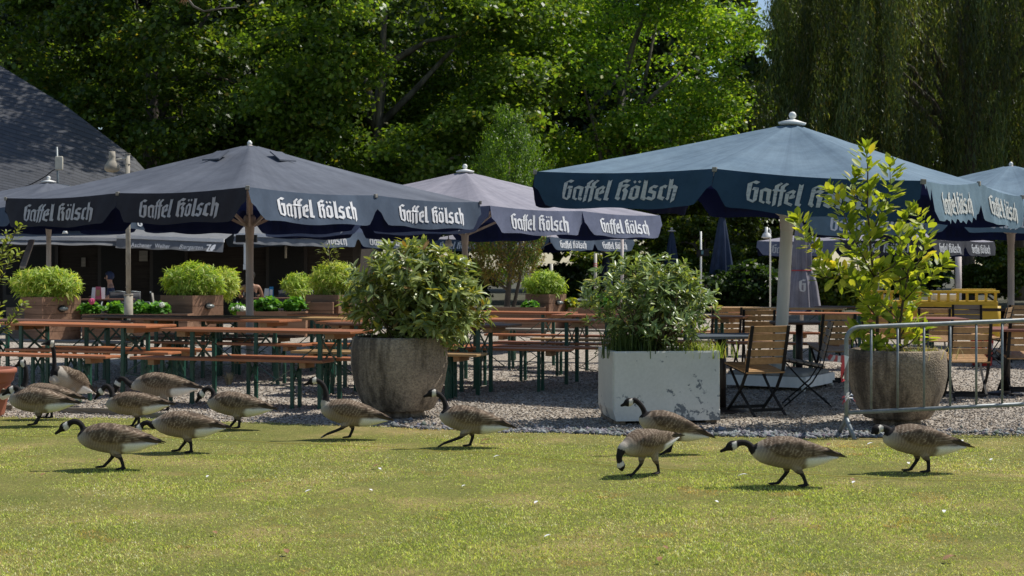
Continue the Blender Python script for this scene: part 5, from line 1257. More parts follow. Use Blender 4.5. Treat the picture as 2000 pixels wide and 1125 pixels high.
# ------------------------------------------------------------------ trees and hedges
TPL_Q = None
def leaf_quads(name, P, Nrm, size, aspect, mat, col, parent=None, D=None):
    """folded two-quad leaves"""
    n = len(P)
    if D is None: D = rdir(n)
    Nrm = Nrm / np.linalg.norm(Nrm, axis=1, keepdims=True)
    D = D - Nrm * (D * Nrm).sum(1, keepdims=True); D /= np.linalg.norm(D, axis=1, keepdims=True) + 1e-9
    Sd = np.cross(Nrm, D); s = size[:, None]; w_ = (size * aspect)[:, None]
    V = np.stack([P - D * s * .5, P + Sd * w_ * .5 + Nrm * w_ * .12, P + D * s * .5, P - Sd * w_ * .5 + Nrm * w_ * .12], 1)
    b = np.arange(n)[:, None] * 4
    return mesh_np(name, V.reshape(-1, 3), b + np.array([[0, 1, 2, 3]]), mat, parent, np.repeat(col, 4, 0))
GREEN = [(.060, .105, .016), (.085, .140, .022), (.042, .078, .013), (.120, .165, .030), (.16, .15, .03)]
def limb(bm, pts, r0, r1, n=9):
    k = len(pts); tube(bm, pts, [r0 + (r1 - r0) * i / (k - 1) for i in range(k)], n)
def tree(name, label, base, ctr, rad, nl, ncl, per, leaf, cols=GREEN, w=(4, 4, 3, 2, .4), trunk=None, bark='bark', lobe_r=1.9, group=None, cat='tree', limbs=9, tone=1.0, aspect=.75, up=.75, seed=0, shell=.55, shade_lobes=()):
    """crown: lobes on an ellipsoid, leaf clusters on the lobes"""
    rg = np.random.default_rng(seed + 900); base = Vector(base)
    root = thing(name, label, cat, base, 0, group); ctr = np.array(ctr); rad = np.array(rad)
    d = rg.normal(0, 1, (nl, 3)); d /= np.linalg.norm(d, axis=1, keepdims=True)
    LC = ctr + d * rad * rg.uniform(shell, .95, nl)[:, None]; LR = lobe_r * rg.uniform(.6, 1.25, nl)
    if shade_lobes: LC = np.concatenate([LC, np.array(shade_lobes)]); LR = np.concatenate([LR, np.full(len(shade_lobes), lobe_r)]); nl = len(LC)
    q = rg.normal(0, 1, (nl, ncl, 3)) + np.array([0, 0, .35]); q /= np.linalg.norm(q, axis=2, keepdims=True)
    CC = LC[:, None, :] + q * (LR[:, None] * rg.uniform(.55, 1.05, (nl, ncl)))[..., None] * np.array([1, 1, .72])
    CC = CC.reshape(-1, 3); q = q.reshape(-1, 3); m_ = len(CC)
    n = m_ * per; P = np.repeat(CC, per, 0); o = rg.normal(0, 1, (n, 3)) * np.array([.42, .42, .17]) * (lobe_r / 1.9)
    o[:, 2] -= .25 * (o[:, 0] ** 2 + o[:, 1] ** 2); P = P + o
    Nr = rg.normal(0, .62, (n, 3)) + np.array([0, 0, up]) + np.repeat(q, per, 0) * .45
    c = np.array(cols)[rg.choice(len(cols), n, p=np.array(w) / sum(w))] * rg.uniform(.75, 1.25, n)[:, None] * tone
    c *= np.repeat(rg.uniform(.78, 1.22, m_), per)[:, None]
    leaf_quads('crown', P, Nr, leaf * rg.uniform(.6, 1.25, n), aspect, M['leaf_tree'], c, root)
    if trunk:
        bm = NB(); pts = [Vector(t_) for t_ in trunk[0]]; limb(bm, pts, trunk[1], trunk[1] * .45, 12)
        top = pts[-1]
        for k in range(limbs):
            e = Vector(LC[k % nl]); s = pts[-1 - (k % max(1, len(pts) - 1))]
            mid = s.lerp(e, .5) + Vector((rg.normal(0, .4), rg.normal(0, .4), .3)); limb(bm, [s, s.lerp(mid, .5) + Vector((rg.normal(0, .2), 0, .1)), mid, e], trunk[1] * .42, .05, 7)
        for ex in trunk[2:]: limb(bm, [Vector(t_) for t_ in ex[0]], ex[1], ex[2], 9)
        obj('trunk', bm, M[bark], root, True)
    return root
YA, YB, YC = 56.0, 60.0, 66.0
def W(px, py, Y, b): p = at(px, py, Y); return (p.x - b[0], p.y - b[1], p.z - b[2])
b = (-4.9 * 58 / 50, 57, 0)
tree('plane_tree', 'large plane tree with pale mottled trunk behind the grey and lilac parasols', b, (1.0, 0, 9.6), (6.6, 8.5, 7.4), 64, 20, 80, .22, bark='bark_plane', seed=1, tone=1.65, shade_lobes=[(-2.6, -10.5, 15.5), (-4.5, -11.5, 17.5), (-.8, -11, 17), (-3.5, -9, 13.8), (-6, -9.5, 16), (-1.5, -12.5, 19), (-5.5, -12.8, 14.6)],  # unseen lobes added above the view to cast shade on the slate roof
     trunk=([(0, 0, 0), (.1, 0, 2.0), W(722, 400, 58, b), W(735, 250, 58, b), W(748, 130, 58, b)], .42, ([W(728, 330, 57, b), W(780, 340, 56, b), W(812, 280, 56, b), W(850, 240, 56, b)], .20, .10), ([W(735, 270, 57.5, b), W(726, 200, 57, b), W(700, 120, 57, b)], .22, .12)), group='trees behind the beer garden')
b = (4.6, 62, 0)
tree('plane_tree', 'tall bright-lit plane tree rising behind the blue parasol, centre right', b, (.3, 0, 10.6), (6.6, 4.6, 7.6), 46, 20, 64, .20, cols=[(.13, .25, .03), (.20, .335, .045), (.085, .175, .022), (.29, .39, .065), (.36, .38, .07)], w=(4, 5, 3, 3, .5), bark='bark_plane', seed=2,
     trunk=([(0, 0, 0), (-.2, 0, 3), (.1, 0, 6), (.2, 0, 9.5)], .38, ([(0, -.5, 5.5), W(1150, 215, 61, b), W(1210, 150, 61, b)], .16, .07), ([(0, -.5, 6.0), W(1260, 200, 60, b), W(1330, 140, 60, b)], .16, .06)), group='trees behind the beer garden')
b = (-15.5, 60, 0)
tree('chestnut_tree', 'huge dark tree at upper left behind the slate roof', b, (1.2, 0, 10.6), (9.4, 7.5, 8.6), 76, 20, 84, .24, cols=[(.050, .088, .016), (.070, .115, .020), (.036, .066, .013), (.10, .135, .026), (.16, .14, .03)], seed=3, tone=1.5,
     trunk=([(0, 0, 0), (.2, 0, 3), (.4, 0, 7), (.3, 0, 10)], .45), group='trees behind the beer garden')
b = (9.6, 72, 0)
tree('lime_tree', 'darker narrow tree between bright plane tree and willow, under the patch of sky', b, (.6, 0, 6.6), (3.4, 3, 5.2), 22, 18, 55, .20, seed=4, tone=.62, lobe_r=1.5, trunk=([(0, 0, 0), (0, 0, 4), (.1, 0, 8)], .25), group='trees behind the beer garden')
b = (15.1, 76, 0)
tree('lime_tree', 'thin dark tree beside the sky gap, left of the willow', b, (-.1, 0, 10.4), (1.5, 2, 6.5), 14, 14, 50, .20, seed=14, tone=.55, lobe_r=1.1, trunk=([(0, 0, 0), (0, 0, 6), (.1, 0, 14)], .22), group='trees behind the beer garden')
# weeping willow
def willow():
    b = Vector((18.2, 57, 0)); root = thing('weeping_willow', 'weeping willow with long hanging grey-green strands, upper right', 'tree', b, 0, 'trees behind the beer garden'); rg = np.random.default_rng(77)
    ns = 11000; a = rg.uniform(0, 2 * np.pi, ns); r = np.sqrt(rg.random(ns)); bun = rg.integers(0, 420, ns)
    ba = rg.uniform(0, 2 * np.pi, 420); br = np.sqrt(rg.uniform(.10, 1, 420)); bz = rg.uniform(6.5, 17.5, 420)
    sx = 8.0 * br[bun] * np.cos(ba[bun]) + rg.normal(0, .17, ns); sy = 4.8 * br[bun] * np.sin(ba[bun]) + rg.normal(0, .22, ns)
    z0 = bz[bun] + 1.6 - 2.6 * br[bun] + rg.normal(0, .5, ns); ln = rg.uniform(2.0, 7.0, ns); ln = np.minimum(ln, z0 - 3.4 - rg.uniform(0, 1.3, ns)); ln = np.maximum(ln, .4)
    m_ = 22; t = np.tile(np.linspace(0, 1, m_), (ns, 1)); n = ns * m_
    ph = rg.uniform(0, 6.28, ns)[:, None]
    P = np.stack([sx[:, None] + .12 * np.sin(t * 3 + ph) + .25 * np.cos(ba[bun])[:, None] * np.sqrt(t), sy[:, None] + .12 * np.cos(t * 3 + ph) + .25 * np.sin(ba[bun])[:, None] * np.sqrt(t), z0[:, None] - ln[:, None] * t], 2).reshape(-1, 3) + rg.normal(0, .045, (n, 3))
    D = np.tile(np.array([[0, 0, -1.]]), (n, 1)) + rg.normal(0, .13, (n, 3)); Nr = rg.normal(0, 1, (n, 3)) + np.array([.3, -.2, .2])
    c = np.array([(.10, .145, .060), (.135, .18, .075), (.065, .10, .042), (.19, .20, .07), (.19, .16, .055)])[rg.choice(5, n, p=[.32, .28, .26, .09, .05])] * np.repeat(rg.uniform(.40, 1.45, 420)[bun], m_)[:, None] * rg.uniform(.8, 1.2, n)[:, None]
    leaf_quads('crown', P, Nr, (.34 * rg.uniform(.6, 1.2, n)), .115, M['leaf_tree'], c, root, D)
    bm = NB(); limb(bm, [Vector((0, 0, 0)), Vector((-.2, 0, 3)), Vector((.1, 0, 6)), Vector((0, 0, 10))], .42, .25, 12)
    for k in range(22):
        a_ = rg.uniform(0, 6.28); rr_ = rg.uniform(2, 6.2); zz = rg.uniform(8, 14); limb(bm, [Vector((0, 0, rg.uniform(4, 9))), Vector((rr_ * .4 * math.cos(a_), rr_ * .28 * math.sin(a_), zz * .85)), Vector((rr_ * math.cos(a_), rr_ * .66 * math.sin(a_), zz + .4))], .17, .04, 6)
    obj('trunk', bm, M['bark'], root, True)
willow()
# conifer growing through the beer garden
def conifer():
    Y = 35.0; s = F / Y; b = Vector(((992 - CX) / s, Y, 0)); root = thing('conifer', 'bright green thuja with bare lower trunk growing up behind the lilac parasol', 'tree', b); rg = np.random.default_rng(5)
    zt_ = HC - (236 - HY) / s; P = []; Nn = []; D = []; C = []
    for k in range(700):
        z = rg.uniform(1.05, zt_ - .05); u = (z - 1.0) / (zt_ - 1.0); R_ = 1.16 * (1 - max(0, (u - .55) / .47) ** 1.6) * (.62 + .38 * min(1, u / .35)) * rg.uniform(.62, 1.08)
        a = rg.uniform(0, 6.283); r = R_ * rg.uniform(.55, 1) ** .6; c0 = np.array([r * math.cos(a), r * math.sin(a), z]); m_ = 64
        ax = np.array([math.cos(a) * .45, math.sin(a) * .45, 1.0]); ax /= np.linalg.norm(ax); side = np.cross(ax, np.array([math.cos(a), math.sin(a), 0]))
        L_ = rg.uniform(.25, .62); t = rg.random(m_); o = rg.normal(0, 1, m_) * .075 * (1.1 - t) * 1.5
        P.append(c0 + ax * (t * L_ - .08)[:, None] + side * o[:, None] + rg.normal(0, .022, (m_, 3))); D.append(ax + side * (o * 4)[:, None] + rg.normal(0, .25, (m_, 3))); Nn.append(np.array([math.cos(a), math.sin(a), .35]) + rg.normal(0, .6, (m_, 3)))
        br = (u < .48 and rg.random() < .75)
        pal = [(.16, .13, .045), (.10, .115, .03), (.22, .15, .06)] if br else [(.095, .19, .018), (.16, .27, .026), (.05, .11, .012)]
        C.append(np.array(pal)[rg.integers(0, 3, m_)] * rg.uniform(.7, 1.25) * rg.uniform(.8, 1.2, (m_, 1)))
    P, D, Nn, C = map(np.concatenate, (P, D, Nn, C)); leaf_quads('crown', P, Nn, .062 * rg.uniform(.6, 1.3, len(P)), .42, M['leaf_tree'], C, root, D)
    bm = NB(); limb(bm, [Vector((0, 0, 0)), Vector((-.02, 0, .5)), Vector((.03, 0, 1.1)), Vector((.06, 0, 2.4)), Vector((0, 0, zt_ - .4))], .10, .03, 10); limb(bm, [Vector((.01, 0, .06)), Vector((.16, .05, .55)), Vector((.30, .05, 1.2)), Vector((.3, 0, 2.2))], .055, .03, 8)
    for k in range(26):
        a = rg.uniform(0, 6.28); z = rg.uniform(.8, 2.4); limb(bm, [Vector((.03, 0, z)), Vector((.3 * math.cos(a), .3 * math.sin(a), z + .22)), Vector((.62 * math.cos(a), .62 * math.sin(a), z + .55))], .024, .007, 5)
    obj('trunk', bm, M['bark'], root, True)
conifer()
# hedge and bushes behind the garden
def bush(px, py0, py1, wpx, Y, label, cols, w, tone=1.0, seed=0, nl=16, name='bush', leaf=.15, dep=None):
    s = F / Y; h = (HC - (py0 - HY) / s); z1 = max(.25, HC - (py1 - HY) / s); cx = (px - CX) / s
    tree(name, label, (cx, Y, 0), (0, 0, (h + z1) / 2), (wpx / s / 2 * .85, dep or 1.2, (h - z1) / 2 * .85), nl, 16, 50, leaf, cols, w, trunk=([(0, 0, 0), (0, 0, z1 * .6), (.05, 0, (h + z1) / 2)], .09), lobe_r=max(.55, wpx / s / 6), group='bushes behind the beer garden', cat='bush', limbs=6, tone=tone, seed=seed, up=.6)
DK = [(.040, .085, .020), (.055, .11, .026), (.028, .06, .016), (.075, .13, .03)]
YG = [(.13, .20, .028), (.19, .25, .035), (.09, .15, .022), (.30, .28, .05)]
bush(1460, 522, 596, 90, 46, 'dark green dense hedge bush below the tall closed navy parasol', DK, (4, 3, 3, 1), .75, 1, 20)
bush(1385, 545, 592, 70, 47, 'low dark bush right behind the shrub of the white box', DK, (4, 3, 3, 1), .7, 2)
bush(1530, 540, 596, 70, 46, 'dark bush behind the white parasol pole', DK, (4, 3, 3, 1), .75, 3)
bush(1195, 462, 600, 150, 55, 'sunny yellow-green bush behind the small lettered parasol', YG, (3, 3, 3, 1.4), .9, 4, 22)
bush(1360, 400, 600, 190, 58, 'tall green bush filling the gap behind the closed navy parasols', YG, (4, 2, 4, .3), .62, 5, 26)
bush(1500, 430, 600, 130, 60, 'loose green bush behind the white lamp at centre right', YG, (4, 2, 4, .5), .6, 6, 22)
bush(1640, 540, 604, 90, 44, 'small yellow-green shrub left of the laurel stems, behind the tables', YG, (3, 3, 3, 1), .85, 7)
bush(1770, 470, 600, 170, 52, 'dark green bush behind the yellow counter, left end', DK, (3, 3, 3, 2), .8, 8, 22)
bush(1945, 470, 600, 150, 53, 'green bush behind the yellow counter, at the right edge', YG, (4, 2, 4, .5), .6, 9, 22)
bush(1090, 520, 600, 80, 50, 'dark bush behind the bamboo right of the conifer', DK, (4, 3, 3, 1), .6, 10)
bush(880, 500, 600, 190, 48, 'dark bush in the shade between plane trunk and conifer', DK, (4, 3, 3, 1), .6, 11, 24)
b = at(1887, 525, 64); bm = NB(); limb(bm, [Vector((0, 0, 0)), Vector((.03, 0, 1.2)), Vector((-.05, 0, 4)), Vector((.1, 0, 8))], .62 * .7, .3, 12)
rt = thing('old_tree', 'old tree with a thick dark trunk behind the yellow counter', 'tree', (b.x, 64, 0), 0, 'trees behind the beer garden'); obj('trunk', bm, M['bark'], rt, True)
b = at(1990, 525, 63); bm = NB(); limb(bm, [Vector((0, 0, 0)), Vector((.03, 0, 1.2)), Vector((-.05, 0, 4)), Vector((.1, 0, 8))], .38, .22, 12)
rt2 = thing('old_tree', 'dark tree trunk at the right edge behind the yellow counter', 'tree', (b.x, 63, 0), 0, 'trees behind the beer garden'); obj('trunk', bm, M['bark'], rt2, True)
for r_, sd in ((rt, 31), (rt2, 32)):
    rg = np.random.default_rng(sd); n = 6000; P = rg.normal(0, 1, (n, 3)) * np.array([1.6, 1.2, .9]) + np.array([0, 0, 8.2]); leaf_quads('crown', P, rg.normal(0, .6, (n, 3)) + np.array([0, 0, .7]), .2 * rg.uniform(.6, 1.2, n), .6, M['leaf_tree'], np.array([[.05, .085, .02]]) * rg.uniform(.6, 1.3, (n, 1)), r_)
# the park wood far behind, one dark mass
def far_wood():
    rg = np.random.default_rng(404); P = []; C = []
    for k in range(170):
        x = rg.uniform(-52, 52); y = rg.uniform(84, 104)
        gap = 1000 + F * x / y
        top = rg.uniform(19, 30)
        if 1425 < gap < 1560: top = rg.uniform(15.0, 17.0)
        n = 1100; zc = rg.uniform(.5, 1, n) ** .8 * top; r = 3.0 * np.sqrt(np.clip(1.08 - zc / top, 0, 1)) + .5; a = rg.uniform(0, 6.283, n)
        if 1425 < gap < 1560: r *= .55
        q = np.stack([x + r * np.cos(a) * rg.uniform(.5, 1, n), y + r * np.sin(a), zc * rg.uniform(.15, 1, n) if k % 2 else zc], 1); P.append(q); C.append(np.full((n, 1), rg.uniform(.6, 1.2)) * np.array([[.045, .075, .018]]) * rg.uniform(.6, 1.4, (n, 1)))
    P = np.concatenate(P); C = np.concatenate(C); n = len(P)
    o = leaf_quads('far_wood', P, rg.normal(0, .8, (n, 3)) + np.array([0, -.4, .4]), .72 * rg.uniform(.5, 1.2, n), .75, M['leaf_tree'], C)
    tag(o, 'dark wood of the park closing the view far behind all trees', 'wood', kind='stuff')
far_wood()
# bare dry twig hanging in at the top edge
rt = thing('dry_twig', 'bare dry twig with a tuft of brown needles hanging in at the top edge', 'twig', (0, 0, 0)); Yt = 18.0
bm = NB()
limb(bm, [at(330, -140, Yt), at(345, -60, Yt), at(362, -8, Yt), at(378, 12, Yt), at(398, 22, Yt), at(428, 17, Yt), at(463, 14, Yt)], .020, .008, 7)
limb(bm, [at(418, 19, Yt), at(428, 12, Yt), at(431, 6, Yt)], .008, .005, 5)
obj('branch', bm, M['bark_plane'], rt, True)
bm = NB()
for k in range(90):
    o_ = at(358, -6, Yt); d = Vector((random.gauss(0, .6), random.gauss(0, .4), random.gauss(-.1, .6))).normalized() * random.uniform(.06, .13); bar(bm, o_, o_ + d, .003, .003)
obj('needles', bm, M['dry_leaf'], rt)
# ------------------------------------------------------------------ the restaurant: slate roof, dark front, awnings
bl = thing('restaurant', 'dark restaurant building with a sweeping slate-shingled roof at left', 'building', (-16, 40, 0))
def rel(v): return Vector(v) - bl.location
top = [at(-420, -330, 50), at(-150, -30, 48.5), at(0, 128, 47), at(130, 208, 45.5), at(262, 308, 44.2), at(330, 385, 43.5)]
bot = [at(-420, 372, 37.2), at(-150, 379, 37.2), at(0, 385, 37.2), at(110, 388, 37.4), at(250, 392, 37.8), at(332, 400, 38.5)]
nu, nv = 60, 30; V = []; UV = []
def lerpl(L, t):
    x = t * (len(L) - 1); i = min(int(x), len(L) - 2); return L[i].lerp(L[i + 1], x - i)
for j in range(nv + 1):
    v = j / nv
    for i in range(nu + 1):
        u = i / nu; a, b_ = lerpl(bot, u), lerpl(top, u); p = a.lerp(b_, v); p = p + Vector((0, 0, -.55 * math.sin(math.pi * v) * min(1, (b_ - a).length / 8))); V.append(tuple(rel(p)))
        UV.append((u * 21, v * (b_ - a).length + u * 5.5 - 2.2 * u * u))
i = np.arange((nu + 1) * (nv + 1)).reshape(nv + 1, nu + 1)
Fq = np.stack([i[:-1, :-1].ravel(), i[:-1, 1:].ravel(), i[1:, 1:].ravel(), i[1:, :-1].ravel()], 1)
ro = mesh_np('roof', np.array(V), Fq, M['slate'], bl, smooth=True)
uvl = ro.data.uv_layers.new(name='UVMap'); li = np.empty(len(ro.data.loops), dtype=np.int32); ro.data.loops.foreach_get('vertex_index', li); uvl.data.foreach_set('uv', np.array(UV, dtype=np.float32)[li].ravel())
bm = NB()
for a_, c_ in zip(bot, bot[1:]): bar(bm, rel(a_) + Vector((0, -.02, -.09)), rel(c_) + Vector((0, -.02, -.09)), .10, .16)
obj('eave', bm, M['dark_wall'], bl)
woodmat('dark_brick', (0.060, 0.050, 0.043), (0.030, 0.025, 0.022), .9, 20, 0, .4, .2)
bm = NB()
xl = at(-420, 525, 41).x; xr = at(688, 525, 41).x
box(bm, ((xl + xr) / 2 + 16, 41.3 - 40, 1.55), (xr - xl, .3, 3.1))
box(bm, (xr + 16 - .15, 44.3 - 40, 1.7), (.3, 5.7, 3.4))
obj('wall', bm, M['dark_brick'], bl)
bm = NB(); box(bm, ((xl + xr) / 2 + 16, 43.2 - 40, 3.18), (xr - xl, 4.6, .12)); obj('flat_roof', bm, M['dark_wall'], bl)
for px, wd, col in ((222, .9, 'dark_wall'), (60, 1.6, 'dark_wall'), (330, 1.1, 'dark_wall'), (560, 1.2, 'dark_wall')):
    p = at(px, 525, 41.1); bm = NB(); box(bm, (p.x + 16, p.y - 40 - .0, 1.15), (wd, .06, 2.2)); dr = obj('door', bm, M['dark_brown_metal'], bl)
    bm = NB(); box(bm, (p.x + 16, p.y - 40 - .035, 1.35), (wd - .2, .02, 1.4)); obj('pane', bm, M['window_dark'] if 'window_dark' in M else M['black_metal'], dr)
# little notices on the wall
for px, py, wd, hg in ((280, 500, .24, .30), (163, 512, .12, .26)):
    p = at(px, py, 41.08); bm = NB(); box(bm, (0, 0, 0), (wd, .02, hg)); o = obj('wall_notice', bm, M['top_grey']); o.location = p + Vector((0, 0, 0)); tag(o, {280: 'pale notice on the dark wall right of the lamp post', 163: 'small dim notice on the dark wall left of the lamp post'}[px], 'notice')
bm = NB(); p = at(558, 492, 40.6); lathe(bm, [(.03, -.18), (.035, -.17), (.035, .16), (.01, .18)], 10); o = obj('wall_lamp', bm, M['cream']); o.location = p; tag(o, 'small tubular cream lamp hanging at the dark wall', 'lamp')

# awnings
def awning(x0, x1, yr, yb, Y0, label, texts=(), tilt=0.0, depth=3.2, dark=False):
    s = F / Y0; a = at(x0, yr, Y0); b_ = at(x1, yr + tilt, Y0 * (1 + .0)); root = thing('awning', label, 'awning', a, 0, 'awnings of the restaurant')
    d = b_ - a; L_ = d.length; e = d.normalized(); back = Vector((0, depth, .55))
    bm = NB(); v = [bm.verts.new(q) for q in (Vector((0, 0, .02)), d + Vector((0, 0, .02)), d + back, back)]; bm.faces.new(v)
    bmesh.ops.subdivide_edges(bm, edges=bm.edges[:], cuts=10, use_grid_fill=True)
    obj('canopy', bm, M['awning_grey'], root)
    bm = NB(); bar(bm, e * .0 + Vector((0, -.02, 0)), d + Vector((0, -.02, 0)), .10, .09); obj('front_rail', bm, M['alu_rail'], root)
    hv = (yb - yr) / s; bm = NB(); nx_ = 60; rows = []
    for k in range(nx_ + 1):
        p = d * (k / nx_); rows.append([bm.verts.new(p + Vector((0, -.045 + .010 * math.sin(k * .7) * q - .13 * q, -.05 - (hv - .05) * q - .012 * math.sin(k * .35) * q))) for q in (0, .33, .66, 1)])
    for r0, r1 in zip(rows, rows[1:]):
        for q in range(3): bm.faces.new((r0[q], r1[q], r1[q + 1], r0[q + 1])).smooth = True
    va = obj('valance', bm, M['awning_grey'], root)
    for txt, xs, ys, h, shear, wpx in texts:
        cu = bpy.data.curves.new('t', 'FONT'); cu.body = txt; cu.size = h; cu.shear = shear; cu.offset = .0015 if not shear else 0.0; cu.space_character = 1.06
        to = bpy.data.objects.new('t', cu); COL.objects.link(to); dg = bpy.context.evaluated_depsgraph_get(); me = bpy.data.meshes.new_from_object(to.evaluated_get(dg)); bpy.data.objects.remove(to)
        wv_ = max(v.co.x for v in me.vertices); lt = link('lettering', me, M['letter_white'], va); lt.scale = (wpx / s / wv_, 1, 1); zz_ = (ys - yr) / s; lt.location = Vector(((xs - x0) / s, -.045 - .13 * max(0, (zz_ - .05) / (hv - .05)) - .060, -zz_)); lt.rotation_euler = (R(66), R(math.degrees(math.atan2(-d.z, d.x))), 0)
    return root, va, s
r_, va, s_ = awning(229, 438, 462, 484, 36.6, 'grey awning lettered Aachener Weiher Biergarten, right of the lamp post', [('Aachener', 260, 482.0, .165, 0, 40), ('Weiher', 306.5, 484, .165, 0, 29), ('Biergarten', 353, 486, .175, .35, 47)], tilt=8)
bm = NB()
zz = [(407, 478), (416, 477.5), (410.5, 489.5), (414.5, 489.5), (414.2, 491.2), (406.8, 491), (412.5, 479.6), (406.8, 480)]
v = [bm.verts.new(((x - 229) / s_, -.081 - .13 * max(0, ((y - 462) / s_ - .05) / .215), -(y - 462) / s_)) for x, y in zz]; bm.faces.new(v)
q = [(415.5, 491), (414, 486), (417, 481), (420, 478.5), (424, 477.5), (424.5, 480.5), (423, 483), (424, 485), (420.5, 488), (419, 491)]
v = [bm.verts.new(((x - 229) / s_, -.084 - .13 * max(0, ((y - 462) / s_ - .05) / .215), -(y - 462) / s_)) for x, y in q]; bm.faces.new(v)
obj('emblem', bm, M['letter_white'], va)
awning(-60, 244, 464, 476, 36.9, 'long grey awning at far left, its end overlapping the lettered one', tilt=4)
awning(458, 640, 458, 476, 36.8, 'grey awning right of the grey parasol pole, partly hidden by parasols', tilt=6)
# sloping awning strut at left and heater
p0, p1 = at(62, 470, 35), at(44, 522, 33.6); bm = NB(); bar(bm, p0, p1, .13, .06); tag(obj('awning_strut', bm, M['pole_wood']), 'sloping grey-brown post below the far left awning', 'post')
ht = thing('heater', 'dark patio heater box on a white bracket left of the grey parasol pole', 'heater', at(480, 466, 34.2))
bm = NB(); box(bm, (.02, 0, 0), (.50, .12, .18)); obj('box', bm, M['black_metal'], ht)
bm = NB(); box(bm, (-.02, 0, -.36), (.05, .05, .50)); box(bm, (-.02, 0, -.68), (.07, .07, .13)); obj('bracket', bm, M['alu_rail'], ht)

# antenna and floodlight on the eave
an = thing('wifi_antenna', 'white outdoor antenna box on a thin mast in front of the slate roof', 'antenna', at(113, 384, 36.6)); s = F / 36.6
bm = NB(); tube(bm, [(0, 0, 0), (0, 0, 34 / s), (-.03, 0, 97 / s)], .03, 8); obj('mast', bm, M['galvanised'], an)
bm = NB(); box(bm, (.045, -.04, 65 / s), (.20, .09, .36), bev=.03); obj('box', bm, M['cream'], an)
bm = NB(); pts = [Vector(rel_) for rel_ in ((0, 0, 50 / s), (-.10, -.02, 52 / s), (-.35, -.02, 38 / s), (-.75, -.02, 22 / s), (-1.2, 0, 12 / s))]; tube(bm, smooth_path(pts, [.014] * 5)[0], .014, 6); obj('cable', bm, M['black_metal'], an)
fl = thing('floodlight', 'black triangular floodlight beside the antenna mast', 'floodlight', at(112, 384, 36.2)); s = F / 36.2
bm = NB()
tri = [(-28 / s, 0), (-16 / s, 34 / s), (-4 / s, 14 / s), (-8 / s, 0)]
f0 = [bm.verts.new((x, -.12, z)) for x, z in tri]; f1 = [bm.verts.new((x, .12, z)) for x, z in tri]; bm.faces.new(f0); bm.faces.new(list(reversed(f1)))
for k in range(4): bm.faces.new((f0[k], f1[k], f1[(k + 1) % 4], f0[(k + 1) % 4]))
obj('housing', bm, M['black_metal'], fl)
bm = NB(); box(bm, (12 / s, 0, 18 / s), (.32, .10, .15), rot=Matrix.Rotation(R(8), 3, 'Y')); obj('reflector_panel', bm, M['galvanised'], fl)

# old lamp post with lantern
s = F / 25.8; lp = thing('lamp_post', 'weathered concrete lamp post with a cream lantern on a side arm, left', 'street lamp', ((251 - CX) / s, 25.8, 0))
def lz(py): return HC - (py - HY) / s
bm = NB(); tube(bm, [(0, 0, 0), (0, 0, lz(576))], .078, 14); tube(bm, [(0, 0, lz(577)), (0, 0, lz(574))], .082, 14); tube(bm, [(0, 0, lz(575)), (-.01, 0, lz(440)), (-.02, 0, lz(301))], .045, 12)
for py in (300, 320, 380, 447, 515, 560): tube(bm, [(-.012, 0, lz(py)), (-.012, 0, lz(py + 1.2))], .049, 12)
obj('post', bm, M['cream_weathered'] if 'cream_weathered' in M else M['edging'], lp)
bm = NB(); tube(bm, [(-.01, -.03, lz(309)), (-.22, -.03, lz(312)), (-.26, -.03, lz(318)), (-.26, -.03, lz(326))], .016, 8); obj('arm', bm, M['cream'], lp)
bm = NB(); lathe(bm, [(.05, .27), (.055, .27), (.06, .17), (.055, .13), (.085, .08), (.125, .02), (.14, -.03), (.13, -.07), (.09, -.10), (.03, -.11)], 20, (-.29, -.03, lz(325))); obj('lantern', bm, M['cream_weathered'], lp)

# speaker pole and lamp at right
s = F / 44.0; sp_ = thing('speaker_pole', 'thin white pole with a small black screen box, left of the tall closed navy parasol', 'pole', ((1369 - CX) / s, 44, 0))
bm = NB(); tube(bm, [(0, 0, 0), (0, 0, HC - (452 - HY) / s)], .028, 8); obj('pole', bm, M['pole_white'], sp_)
bm = NB(); box(bm, (.07, -.05, HC - (494 - HY) / s), (.34, .10, .20)); bx = obj('box', bm, M['black_metal'], sp_)
bm = NB(); box(bm, (.03, -.105, HC - (493 - HY) / s), (.07, .01, .12)); obj('screen', bm, M['screen'], bx)
s = F / 38; ll = thing('lamp_post', 'lamp post with a white enamel bell shade, in front of the bushes at centre right', 'street lamp', ((1497 - CX) / s, 38, 0))
bm = NB(); tube(bm, [(.10, 0, 0), (.10, 0, HC - (450 - HY) / s), (.06, 0, HC - (446 - HY) / s)], .022, 8); obj('post', bm, M['pole_white'], ll)
bm = NB(); lathe(bm, [(.035, .28), (.04, .28), (.05, .14), (.10, .10), (.13, .02), (.14, 0), (.06, -.02)], 18, (0, 0, HC - (464 - HY) / s)); obj('shade', bm, M['white_plastic'], ll)
# poles standing in the middle distance
for px, y0, Y, lab in ((1163, 495, 43, 'slim light pole left of the planted white box, wound with a red ribbon'), (1215, 458, 40, 'slim brown pole rising behind the white box bush'), (1077, 515, 42, 'slim light pole behind the bamboo right of the conifer'), (1872, 500, 45, 'brown post behind the yellow counter')):
    s = F / Y; o = thing('garden_pole', lab, 'pole', ((px - CX) / s, Y, 0)); bm = NB(); tube(bm, [(0, 0, 0), (0, 0, HC - (y0 - HY) / s)], .045 if px != 1872 else .10, 8); obj('pole', bm, M['pole_wood' if px in (1215, 1872) else 'cream'], o)
    if px == 1163:
        bm = NB()
        for k in range(4): tube(bm, [(.05 * math.cos(a), .05 * math.sin(a), HC - (516 + k * 4 - HY) / s + .02 * a / 6) for a in np.linspace(0, 6.2, 12)], .012, 5)
        obj('ribbon', bm, M['tape_red'], o)
